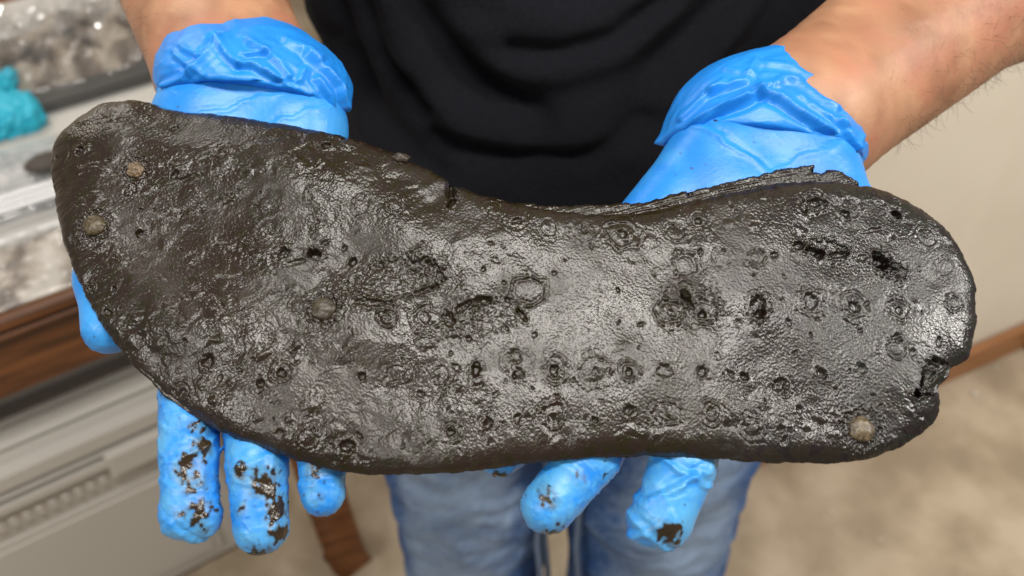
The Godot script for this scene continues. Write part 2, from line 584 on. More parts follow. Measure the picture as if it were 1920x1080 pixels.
func table_finds() -> void:
	var front := at_height(0, 600, 0.75)
	var base := Vector3(front.x, 0.7505, front.z)
	var turn := Basis(wall_dir, Vector3.UP, wall_out)
	var film := StandardMaterial3D.new()
	film.transparency = BaseMaterial3D.TRANSPARENCY_ALPHA
	film.albedo_color = Color(0.9, 0.9, 0.9, 0.05)
	film.roughness = 0.1
	var zip := solid(Color(0.82, 0.83, 0.85), 0.3)
	var loc := func(px: float, py: float, h: float) -> Vector2:
		var p := at_height(px, py, 0.7505 + h) - base
		return Vector2(p.dot(wall_dir), p.dot(wall_out))
	# paper and finds under film
	var specs := [
		["finds_bag", "crumpled clear plastic bag of dark finds at the back of the table", 170, 95, 0.50, 0.20, 0.030, 0.030, 11, 9.0, 0.0],
		["finds_bag", "flat clear zip bag with grey lining holding a dark oval leather piece", 175, 292, 0.34, 0.155, 0.006, 0.005, 13, 16.0, 0.02],
		["finds_bag", "flat clear zip bag of beige mottled pieces at the table's front edge", 150, 462, 0.34, 0.115, 0.007, 0.007, 15, 18.0, 0.0],
	]
	for k in 3:
		var s = specs[k]
		var c: Vector2 = loc.call(s[2], s[3], 0.01)
		var o := thing(s[0], s[1], "bag", base, "bags of finds on the table")
		o.basis = turn
		var g := sheet(c.x, c.y, s[4], s[5], 0.003, s[7], s[8], s[9], 70, 40, s[10], s[6] * 0.7)
		var cols := PackedColorArray()
		var n := noise(40 + k, 13.0 if k == 0 else 20.0, 4)
		var pal: Array = [[Color(0.045, 0.036, 0.028), Color(0.17, 0.13, 0.10), Color(0.42, 0.365, 0.30)], [Color(0.30, 0.31, 0.32), Color(0.38, 0.39, 0.40), Color(0.5, 0.5, 0.5)], [Color(0.16, 0.125, 0.10), Color(0.42, 0.36, 0.30), Color(0.62, 0.58, 0.52)]][k]
		for p in g[0]:
			var t := clampf(0.5 + 1.1 * n.get_noise_2d(p.x, p.z), 0.0, 1.0)
			cols.append(pal[0].lerp(pal[1], smooth(0.1, 0.5, t)).lerp(pal[2], smooth(0.5, 0.85, t)))
		part("contents", grid_mesh(g[0], g[1], g[2], false, true, cols), solid(Color.WHITE, 0.55, true), o)
		var f := sheet(c.x, c.y, s[4] + 0.01, s[5] + 0.008, 0.006, s[7] * 1.6, s[8] + 3, s[9] * 2.0, 120, 70, s[10], s[6], 0.45)
		for i in f[0].size():
			f[0][i].y += 0.004
		part("plastic_film", grid_mesh(f[0], f[1], f[2], false, true), film, o)
		if k == 1:
			for z in 3:
				var st := chamfer_box(Vector3(0.33, 0.004, 0.009), 0.0015)
				part("zip_strip", st, zip, o, Vector3(c.x, 0.022, c.y + 0.050 + 0.014 * z)).rotation.y = -0.02
			var lp: Vector2 = loc.call(96, 318, 0.012)
			var ob := lump(0.03, 0.12, 5, Vector3(1.0, 0.22, 0.72))
			part("leather_piece", ob, solid(Color(0.055, 0.043, 0.033), 0.6), o, Vector3(lp.x, 0.026, lp.y))
		if k == 2:
			part("zip_strip", chamfer_box(Vector3(0.33, 0.003, 0.007), 0.001), zip, o, Vector3(c.x, 0.014, c.y - 0.055))
	var lin := thing("plastic_liner", "pale crumpled plastic sheet spread over the table under the bags", "plastic sheet", base)
	lin.basis = turn
	var lg := sheet(-0.36, -0.44, 1.45, 0.72, 0.0012, 0.002, 77, 12.0, 90, 50)
	part("sheet", grid_mesh(lg[0], lg[1], lg[2], false, true), solid(Color(0.50, 0.49, 0.47), 0.4), lin)
	# grey board under the back bag, turquoise glove
	var bc: Vector2 = loc.call(220, 200, 0.0)
	var bd := thing("backing_board", "pale grey card strip in front of the crumpled bag", "card", base)
	bd.basis = turn
	part("card", chamfer_box(Vector3(0.40, 0.0036, 0.05), 0.001), solid(Color(0.55, 0.53, 0.49), 0.7), bd, Vector3(bc.x, 0.0022, bc.y + 0.006))
	var tc: Vector2 = loc.call(215, 168, 0.0)
	var tr := thing("dark_tray", "dark grey shallow tray edge below the crumpled bag", "tray", base)
	tr.basis = turn
	part("tray_base", chamfer_box(Vector3(0.34, 0.010, 0.055), 0.003), solid(Color(0.06, 0.058, 0.055), 0.5), tr, Vector3(tc.x, 0.009, tc.y - 0.01))
	part("tray_lip", chamfer_box(Vector3(0.345, 0.006, 0.008), 0.002), solid(Color(0.06, 0.058, 0.055), 0.5), tr, Vector3(tc.x, 0.0172, tc.y + 0.012))
	var gcen: Vector2 = loc.call(34, 195, 0.02)
	var gb := []
	var r := 0.023
	var gp := func(dx: float, h: float, dz: float) -> Vector3: return Vector3(gcen.x + dx, h, gcen.y + dz)
	gb.append([gp.call(-0.05, 0.016, 0.035), gp.call(0.004, 0.018, 0.042), r, r * 0.9, 0.008])
	gb.append([gp.call(-0.03, 0.022, 0.01), gp.call(0.006, 0.020, 0.02), r, r * 0.8, 0.008])
	gb.append([gp.call(-0.03, 0.024, -0.01), gp.call(0.016, 0.014, -0.012), r * 0.9, r * 0.4, 0.008])
	gb.append([gp.call(-0.02, 0.03, -0.03), gp.call(0.004, 0.036, -0.05), r * 0.9, r * 0.5, 0.008])
	gb.append([gp.call(-0.04, 0.03, -0.03), gp.call(-0.022, 0.04, -0.07), r * 0.8, r * 0.45, 0.008])
	gb.append([gp.call(-0.06, 0.02, -0.01), gp.call(-0.05, 0.02, 0.03), r, r, 0.01])
	var net := nets(gb, 0.003)
	var gn := noise(91, 45.0, 3, true)
	var gnn := normals_of(net[0], net[1])
	for i in net[0].size():
		net[0][i] += gnn[i] * 0.007 * gn.get_noise_3dv(net[0][i])
	var tg := thing("crumpled_glove", "crumpled turquoise disposable glove lying on the table", "glove", base)
	tg.basis = turn
	var tm := solid(Color(0.02, 0.47, 0.66), 0.4)
	part("glove_body", mesh_of(net[0], normals_of(net[0], net[1]), net[1]), tm, tg)

func storage_box() -> void:
	var front := at_height(0, 600, 0.75)
	var turn := Basis(wall_dir, Vector3.UP, wall_out)
	var b := thing("storage_box", "translucent grey plastic storage box under the table", "storage box", Vector3(front.x, 0, front.z) + wall_dir * -0.12 + wall_out * -0.05)
	b.basis = turn
	var body := solid(Color(0.66, 0.63, 0.57), 0.28)
	body.albedo_color.a = 0.86
	body.transparency = BaseMaterial3D.TRANSPARENCY_ALPHA
	var light := body
	var dark := body
	var w := 0.60
	part("body", chamfer_box(Vector3(w, 0.40, 0.42), 0.02), body, b, Vector3(0, 0.201, -0.21))
	part("front_panel", chamfer_box(Vector3(w - 0.12, 0.27, 0.006), 0.0025), light, b, Vector3(0, 0.18, 0.0015))
	part("front_panel", chamfer_box(Vector3(w - 0.15, 0.24, 0.006), 0.0025), body, b, Vector3(0, 0.18, 0.004))
	part("rim", chamfer_box(Vector3(w + 0.02, 0.03, 0.45), 0.008), light, b, Vector3(0, 0.395, -0.21))
	part("rim", chamfer_box(Vector3(w + 0.03, 0.012, 0.46), 0.005), body, b, Vector3(0, 0.425, -0.21))
	for k in 22:
		part("rib", chamfer_box(Vector3(0.010, 0.020, 0.004), 0.0015), body, b, Vector3(-0.20 + k * 0.018, 0.362, 0.012))
	part("latch", chamfer_box(Vector3(0.12, 0.05, 0.012), 0.004), light, b, Vector3(0.2, 0.40, 0.022))
	var lid := body
	part("lid", chamfer_box(Vector3(w + 0.04, 0.05, 0.47), 0.012), lid, b, Vector3(0, 0.458, -0.21))
	for k in 3:
		part("lid_groove", chamfer_box(Vector3(w + 0.02 - 0.01 * k, 0.014, 0.44 - 0.03 * k), 0.005), [dark, lid, dark][k], b, Vector3(0, 0.491 + 0.015 * k, -0.225 - 0.012 * k))
	part("lid_panel", chamfer_box(Vector3(w - 0.04, 0.02, 0.34), 0.008), lid, b, Vector3(0, 0.537, -0.25))

# ---------------------------------------------------------------- person
var blue := Color(0.012, 0.21, 0.68)
var pale_blue := Color(0.045, 0.30, 0.71)
var mud := Color(0.034, 0.0215, 0.0105)

func subdivide(v: PackedVector3Array, idx: PackedInt32Array) -> Array:
	var mids := {}
	var out := PackedInt32Array()
	for i in range(0, idx.size(), 3):
		var m := PackedInt32Array([0, 0, 0])
		for k in 3:
			var a := idx[i + k]
			var b := idx[i + (k + 1) % 3]
			var key := mini(a, b) * 4000000 + maxi(a, b)
			if not mids.has(key):
				mids[key] = v.size()
				v.append((v[a] + v[b]) * 0.5)
			m[k] = mids[key]
		out.append_array(PackedInt32Array([idx[i], m[0], m[2], m[0], idx[i + 1], m[1], m[2], m[1], idx[i + 2], m[0], m[1], m[2]]))
	return [v, out]

# creases: [point on the line, direction across the crease, height, half width, reach]
func glove_hand(bones: Array, s: int, smears: Array, creases: Array) -> Array:
	var net := nets(bones, 0.0017)
	var sub := subdivide(net[0], net[1])
	var v: PackedVector3Array = sub[0]
	var idx: PackedInt32Array = sub[1]
	var n := normals_of(v, idx)
	var wr := noise(s, 38.0, 2, true)
	var wr2 := noise(s + 5, 110.0, 2, true)
	var soft := noise(s + 1, 24.0, 3)
	var fine := noise(s + 2, 420.0, 3)
	var warp := noise(s + 3, 80.0, 3)
	var cols := PackedColorArray()
	var thick := PackedFloat32Array()
	for i in v.size():
		var p := v[i]
		var w := warp.get_noise_3dv(p)
		var q := p + Vector3(0.006, 0.006, 0.006) * w
		var low := smooth(0.0, -0.02, (p - EYE).dot(ax_u))
		var d := low * 0.0010 * maxf(wr.get_noise_3dv(q * Vector3(1.0, 0.6, 0.6)) - 0.62, 0.0) + 0.00025 * soft.get_noise_3dv(p)
		d += lerpf(0.25, 1.0, low) * 0.0009 * maxf(wr2.get_noise_3dv(q) - 0.5, 0.0) * clampf(0.4 + 2.0 * soft.get_noise_3dv(p + Vector3(1, 0, 0)), 0.0, 1.0)
		for c in creases:
			var o: Vector3 = p - c[0]
			var far: float = o.length() / c[4]
			if far < 1.0:
				var x: float = (o.dot(c[1]) + 0.0022 * w) / c[3]
				d += c[2] * (exp(-x * x) - 0.7 * exp(-(x - 1.6) * (x - 1.6))) * (1.0 - far * far)
		var dirt := 0.0
		var film := 0.0
		for sm in smears:
			var far: float = (p - sm[0]).length() / sm[1]
			if far < 1.9:
				var f: float = sm[2] * (1.1 - far + 0.8 * w + 1.0 * fine.get_noise_3dv(Vector3(p.x, p.y * 0.6, p.z * 0.6)))
				dirt = maxf(dirt, f)
				film = maxf(film, sm[2] * (1.5 - far + 0.8 * w))
		dirt = maxf(dirt, 1.9 * fine.get_noise_3dv(p * 0.7) + 0.8 * soft.get_noise_3dv(p * 1.7) - (0.65 if (p - EYE).dot(ax_u) < 0.0 else 0.95))
		dirt = smooth(0.40, 0.70, dirt)
		film = smooth(0.1, 1.1, film) * clampf(0.5 + 0.9 * fine.get_noise_3dv(p * 0.6), 0.0, 1.0)
		var bloom := clampf(0.35 + 1.1 * soft.get_noise_3dv(p * 0.9) + 0.5 * w, 0.0, 1.0)
		var c2 := blue.lerp(pale_blue, bloom)
		if (p - EYE).dot(ax_u) < -0.03:
			c2 = c2.lerp(Color(0.09, 0.34, 0.62), clampf(0.55 + 0.9 * w + 0.5 * fine.get_noise_3dv(p), 0.0, 0.85))
		cols.append(c2.lerp(Color(0.075, 0.085, 0.07), 0.75 * film).lerp(mud, clampf(dirt, 0.0, 0.97)))
		v[i] = p + n[i] * d
		thick.append(dirt)
	n = normals_of(v, idx)
	# the wet mud lies on the glove as a skin of its own
	var mv := PackedVector3Array()
	var mi := PackedInt32Array()
	var own := {}
	for i in range(0, idx.size(), 3):
		var k := PackedInt32Array([idx[i], idx[i + 1], idx[i + 2]])
		if thick[k[0]] > 0.3 and thick[k[1]] > 0.3 and thick[k[2]] > 0.3:
			for q in k:
				if not own.has(q):
					own[q] = mv.size()
					mv.append(v[q] + n[q] * (0.00004 + 0.00032 * (thick[q] - 0.3)))
				mi.append(own[q])
	return [mesh_of(v, n, idx, cols), mesh_of(mv, normals_of(mv, mi), mi)]

# rings: [centre, half width vector, half depth vector]
func cuff(rings: Array, s: int, folds: Array) -> ArrayMesh:
	var nu := 220
	var nv := 90
	var soft := noise(s + 1, 0.7, 2)
	var fine := noise(s + 2, 1.4, 2, true)
	var v := PackedVector3Array()
	var cols := PackedColorArray()
	for j in nv:
		var t := float(j) / (nv - 1) * (rings.size() - 1)
		var k := mini(int(t), rings.size() - 2)
		var f := t - k
		for i in nu:
			var th := TAU * i / nu
			var pts := []
			for e in [-1, 0, 1, 2]:
				var r = rings[clampi(k + e, 0, rings.size() - 1)]
				pts.append(r[0] + r[1] * cos(th) + r[2] * sin(th))
			var p: Vector3 = pts[1].cubic_interpolate(pts[2], pts[0], pts[3], f)
			v.append(p)
	var idx := grid_index(nu, nv, true, true)
	var n := normals_of(v, idx)
	var out := PackedVector3Array()
	for j in nv:
		var tt := float(j) / (nv - 1)
		for i in nu:
			var th := TAU * i / nu
			var q := Vector3(cos(th) * 1.3, sin(th) * 1.3, tt * 1.7)
			var edge := smooth(0.04, 0.2, tt) * smooth(0.93, 0.8, tt)
			var p := v[j * nu + i]
			var d := 0.0013 * soft.get_noise_3dv(q * 1.3) * smooth(0.0, 0.2, tt) + 0.0007 * maxf(fine.get_noise_3dv(q * Vector3(1, 1, 1.6)) - 0.3, 0.0) * edge
			if n[j * nu + i].dot(ax_f) < 0.35:
				# the folds as they lie on the side one sees
				var o := p - EYE
				var dep := o.dot(ax_f)
				var pp := Vector2(960.0 + o.dot(ax_r) / dep * FPX, 540.0 - o.dot(ax_u) / dep * FPX)
				for f in folds:
					var best := 1e9
					var from := 0.0
					for k2 in range(2, f.size() - 2, 2):
						var s0 := Vector2(f[k2], f[k2 + 1])
						var s1 := Vector2(f[k2 + 2], f[k2 + 3])
						var c := Geometry2D.get_closest_point_to_segment(pp, s0, s1)
						var dd := c.distance_to(pp)
						if dd < best:
							best = dd
							from = signf((s1 - s0).cross(pp - s0))
					if best < f[0] * 5.0:
						var x: float = best / f[0]
						d += f[1] * 0.001 * (exp(-x * (1.0 if from > 0.0 else 0.55)) - 0.45 * exp(-pow((x - 2.2) / 1.1, 2.0)) * (1.0 if from > 0.0 else 0.2)) * lerpf(0.25, 1.0, edge)
			out.append(v[j * nu + i] + n[j * nu + i] * d)
			cols.append(blue.lerp(Color(0.016, 0.24, 0.74), clampf(0.5 + soft.get_noise_3dv(q * 2.0), 0, 1)))
	return mesh_of(out, normals_of(out, idx), idx, cols)

func ring(px: float, py: float, d: float, lx: float, ly: float, lz: float, depth: float, lean: float) -> Array:
	var c := at(px, py, d)
	var l := at(px + lx, py + ly, d + lz) - c
	return [c, l, (-ax_f * cos(lean) + ax_u * sin(lean)) * depth]

func person() -> void:
	var who := thing("person", "person in black t-shirt, faded blue jeans and blue gloves holding out the leather sole", "person", Vector3(0.05, 0, -0.56))
	# body: one continuous skin surface
	var lw := at(446, 150, 0.388)
	var le := at(237, -383, 0.54)
	var rw := at(1500, 228, 0.388)
	var re := at(2100, -240, 0.50)
	var ls := Vector3(-0.15, 1.50, -0.74)
	var rs := Vector3(0.27, 1.50, -0.72)
	var body := []
	for a in [[lw, le, ls, at(466, 250, 0.368)], [rw, re, rs, at(1400, 330, 0.368)]]:
		var dir: Vector3 = (a[1] - a[0]).normalized()
		var side := dir.cross(ax_f).normalized()
		for sgn in [-1.0, 1.0]:
			body.append([a[0] + side * 0.0085 * sgn, a[0].lerp(a[1], 0.55) + side * 0.012 * sgn, 0.0245, 0.032, 0.02])
			body.append([a[0].lerp(a[1], 0.55) + side * 0.012 * sgn, a[1], 0.032, 0.034, 0.02])
		body.append([a[0].lerp(a[1], 0.02) - ax_f * 0.0185 + side * 0.003, a[0].lerp(a[1], 0.45) - ax_f * 0.021, 0.0052, 0.006, 0.012])
		body.append([a[0].lerp(a[1], 0.02) - ax_f * 0.0182 - side * 0.006, a[0].lerp(a[1], 0.45) - ax_f * 0.020 - side * 0.008, 0.0045, 0.006, 0.012])
		body.append([a[0], a[3], 0.025, 0.012, 0.02])
		body.append([a[1], a[2], 0.042, 0.05, 0.03])
		body.append([a[2], Vector3(0.05, 1.44, -0.72), 0.05, 0.09, 0.06])
	body.append([Vector3(0.05, 1.42, -0.70), Vector3(0.05, 1.15, -0.61), 0.10, 0.095, 0.06])
	body.append([Vector3(-0.02, 1.15, -0.61), Vector3(0.12, 1.15, -0.61), 0.095, 0.095, 0.06])
	body.append([Vector3(0.05, 1.15, -0.61), Vector3(0.05, 0.96, -0.58), 0.10, 0.10, 0.06])
	for x in [-0.035, 0.15]:
		body.append([Vector3(lerpf(x, 0.05, 0.3), 0.94, -0.575), Vector3(x, 0.50, -0.535), 0.075, 0.048, 0.05])
		body.append([Vector3(x, 0.50, -0.535), Vector3(x, 0.09, -0.57), 0.046, 0.032, 0.04])
	var net := nets(body, 0.006)
	var v: PackedVector3Array = net[0]
	var cols := PackedColorArray()
	var mot := noise(101, 22.0, 4)
	var mot2 := noise(102, 90.0, 3)
	for p in v:
		var t := clampf(0.5 + 0.9 * mot.get_noise_3dv(p) + 0.6 * mot2.get_noise_3dv(p), 0.0, 1.0)
		var red := clampf(0.2 + 1.2 * mot.get_noise_3dv(p * 1.7 + Vector3(3, 0, 0)), 0.0, 0.6)
		cols.append(Color(0.27, 0.122, 0.066).lerp(Color(0.45, 0.24, 0.135), t).lerp(Color(0.42, 0.165, 0.10), red))
	world_part("body", mesh_of(v, normals_of(v, net[1]), net[1], cols), mats.skin, who)
	arm_hair(who, lw, le, rw, re)
	shirt(who)
	jeans(who)
	for x in [-0.035, 0.15]:
		var sb := [[Vector3(x, 0.045, -0.58), Vector3(x * 1.15 - 0.01, 0.04, -0.40), 0.044, 0.036, 0.02], [Vector3(x, 0.075, -0.575), Vector3(x, 0.06, -0.48), 0.045, 0.035, 0.02]]
		var sn := nets(sb, 0.006)
		for i in sn[0].size():
			sn[0][i].y = maxf(sn[0][i].y, 0.004)
		world_part("shoe", mesh_of(sn[0], normals_of(sn[0], sn[1]), sn[1]), solid(Color(0.05, 0.04, 0.035), 0.6), who)
	gloves(who)

func arm_hair(who: Node3D, lw: Vector3, le: Vector3, rw: Vector3, re: Vector3) -> void:
	for arm in 2:
		var a := lw if arm == 0 else rw
		var b := le if arm == 0 else re
		var dir := (b - a).normalized()
		var side := dir.cross(ax_f).normalized()
		var v := PackedVector3Array()
		var idx := PackedInt32Array()
		for k in 900:
			var t := rng.randf_range(0.12, 0.8)
			# hair grows on the outer side of the forearm and thins out towards the inner side
			var ang := rng.randfn(0.35, 0.75)
			var sgn := 1.0 if arm == 0 else -1.0
			if ((at(300, 60, 0.4) - a).dot(side) > 0.0) != (arm == 0):
				sgn = -sgn
			var out := (side * sgn * cos(ang) - ax_f * sin(ang)).normalized()
			if arm == 1:
				out = (side * cos(ang) * (1.0 if side.dot(Vector3(1, -1, 0)) > 0 else -1.0) - ax_f * sin(ang)).normalized()
			var c := a.lerp(b, t)
			var r := lerpf(0.030, 0.042, clampf(t / 0.55, 0, 1))
			r = lerpf(r * 0.74, r, absf(cos(ang)))
			var p := c + out * r * 0.96
			var grow := (out * 0.5 - dir * rng.randf_range(0.2, 1.0) + Vector3(rng.randfn(0, 0.35), rng.randfn(0, 0.35), rng.randfn(0, 0.35))).normalized()
			var curl := Vector3(rng.randfn(0, 1), rng.randfn(0, 1), rng.randfn(0, 1)) * 0.6
			var ln := rng.randf_range(0.006, 0.015)
			var pts := [p]
			for q in 5:
				p += grow * ln / 5.0
				grow = (grow + curl * 0.22).normalized()
				pts.append(p)
			tube_into(v, idx, pts, 0.00009, 0.00003, 3)
		var h := world_part("arm_hair", mesh_of(v, normals_of(v, idx), idx), mats.hair, who)
		h.set_meta("kind", "stuff")

func shirt(who: Node3D) -> void:
	var nu := 260
	var nv := 220
	# folds: points across the belly (x, height), width, strength
	var folds := []
	var fp := [
		[[620, 30, 700, 190, 790, 260], 0.010, -0.007],
		[[690, 20, 800, 130, 900, 220, 1010, 262], 0.014, -0.010],
		[[960, 160, 1060, 160, 1160, 140, 1290, 70], 0.012, -0.008],
		[[900, 0, 1010, 45, 1130, 60, 1250, 20], 0.016, -0.010],
		[[760, 190, 880, 290, 1010, 310, 1180, 290, 1300, 190], 0.016, 0.006],
		[[820, 300, 960, 320, 1100, 315, 1220, 270], 0.012, -0.009],
		[[830, 210, 930, 235, 1060, 230, 1200, 200, 1400, 80], 0.018, -0.007],
		[[600, 200, 680, 290, 820, 350], 0.016, -0.006],
		[[1200, 250, 1350, 120, 1480, 20], 0.02, -0.009],
		[[1290, 230, 1400, 130, 1520, 30], 0.012, 0.006],
		[[560, 60, 640, 200, 660, 280], 0.012, -0.008],
	]
	for f in fp:
		var pl := PackedVector2Array()
		for k in range(0, f[0].size(), 2):
			var d := 0.56 + 0.0
			var p := at(f[0][k], f[0][k + 1], d)
			# slide along the view ray to the belly plane
			var dir := (p - EYE)
			p = EYE + dir * (0.45 / -dir.z)
			pl.append(Vector2(p.x, p.y))
		folds.append([pl, f[1], f[2]])
	var soft := noise(121, 7.0, 3)
	var v := PackedVector3Array()
	for j in nv:
		var h := lerpf(0.905, 1.56, float(j) / (nv - 1))
		var up := (h - 1.1)
		var cz := -0.575 - maxf(up, 0.0) * 0.34
		var a := 0.185 + 0.05 * smooth(1.15, 1.4, h) + 0.030 * smooth(1.08, 0.92, h)
		var b := 0.135 - 0.012 * smooth(1.1, 1.45, h) + 0.012 * smooth(1.08, 0.92, h)
		if h > 1.47:
			var s := sqrt(maxf(1.0 - pow((h - 1.47) / 0.092, 2.0), 0.02))
			a *= s
			b *= s
		for i in nu:
			var th := TAU * i / nu
			var cx := signf(cos(th)) * pow(absf(cos(th)), 0.8)
			var sz := signf(sin(th)) * pow(absf(sin(th)), 0.8)
			var p := Vector3(0.05 + a * cx, h, cz + b * sz)
			var disp := 0.009 * soft.get_noise_3dv(p * Vector3(1, 1.6, 1))
			if sz > 0.0:
				for f in folds:
					var pl: PackedVector2Array = f[0]
					var best := 1e9
					var q := Vector2(p.x, p.y)
					for k in pl.size() - 1:
						var c := Geometry2D.get_closest_point_to_segment(q, pl[k], pl[k + 1])
						best = minf(best, c.distance_squared_to(q))
					if best < 0.003:
						disp += 1.25 * f[2] * exp(-best / (f[1] * f[1] * 0.42))
			p += Vector3(cx * 0.5, 0.0, sz).normalized() * disp
			v.append(p)
	world_part("t_shirt", grid_mesh(v, nu, nv, true, true), mats.shirt, who)
	# sleeves
	for s in [[Vector3(-0.13, 1.49, -0.74), at(237, -383, 0.54)], [Vector3(0.25, 1.49, -0.72), at(2100, -240, 0.50)]]:
		var e: Vector3 = s[0].lerp(s[1], 0.72)
		var sn := nets([[s[0], e, 0.072, 0.064, 0.02]], 0.008)
		world_part("sleeve", mesh_of(sn[0], normals_of(sn[0], sn[1]), sn[1]), mats.shirt, who)

func jeans(who: Node3D) -> void:
	var b := []
	b.append([Vector3(-0.02, 1.0, -0.58), Vector3(0.12, 1.0, -0.58), 0.115, 0.115, 0.04])
	b.append([Vector3(-0.03, 0.92, -0.575), Vector3(0.14, 0.92, -0.575), 0.11, 0.11, 0.04])
	b.append([Vector3(-0.042, 0.90, -0.555), Vector3(-0.046, 0.50, -0.525), 0.098, 0.078, 0.012])
	b.append([Vector3(-0.046, 0.50, -0.525), Vector3(-0.040, 0.07, -0.565), 0.074, 0.062, 0.02])
	b.append([Vector3(0.150, 0.90, -0.555), Vector3(0.160, 0.50, -0.525), 0.103, 0.088, 0.012])
	b.append([Vector3(0.160, 0.50, -0.525), Vector3(0.155, 0.07, -0.565), 0.080, 0.064, 0.02])
	var net := nets(b, 0.006)
	var v: PackedVector3Array = net[0]
	var n := normals_of(v, net[1])
	var soft := noise(131, 9.0, 3)
	var wr := noise(132, 14.0, 2, true)
	var col := noise(133, 12.0, 4)
	var grain := noise(134, 120.0, 2)
	var cols := PackedColorArray()
	for i in v.size():
		var p := v[i]
		v[i] = p + n[i] * (0.006 * soft.get_noise_3dv(p * Vector3(1, 1.4, 1)) + 0.004 * wr.get_noise_3dv(p * Vector3(0.8, 1.3, 0.8)))
		# the denim is worn pale in a patch down the front of each thigh, indigo along the seams
		var cx := -0.06 if p.x < 0.055 else 0.17
		var wear := smooth(0.095, 0.02, absf(p.x - cx)) * smooth(-0.54, -0.47, p.z)
		var t := clampf(wear + -0.12 + 0.7 * col.get_noise_3dv(p) + 0.3 * grain.get_noise_3dv(p), 0.0, 1.0)
		cols.append(Color(0.022, 0.070, 0.20).lerp(Color(0.22, 0.30, 0.43), t))
	world_part("jeans", mesh_of(v, normals_of(v, net[1]), net[1], cols), mats.denim, who)
	for x in [[0.030, 0.010], [0.072, 0.012], [0.038, 0.0]]:
		var tv := PackedVector3Array()
		var ti := PackedInt32Array()
		var pts := []
		for k in 14:
			var h := 0.84 - 0.05 * k
			pts.append(Vector3(x[0] + 0.004 * sin(k * 1.3), h, -0.488 + x[1] - 0.01 * sin(k * 0.9)))
		tube_into(tv, ti, pts, 0.0035, 0.0035, 8)
		world_part("seam", mesh_of(tv, normals_of(tv, ti), ti), solid(Color(0.12, 0.16, 0.24), 0.9), who)

func finger(out: Array, pts: Array, radii: Array, k := 0.006) -> void:
	for i in pts.size() - 1:
		out.append([pts[i], pts[i + 1], radii[i], radii[i + 1], k if i == 0 or k > 0.005 else 0.0018])

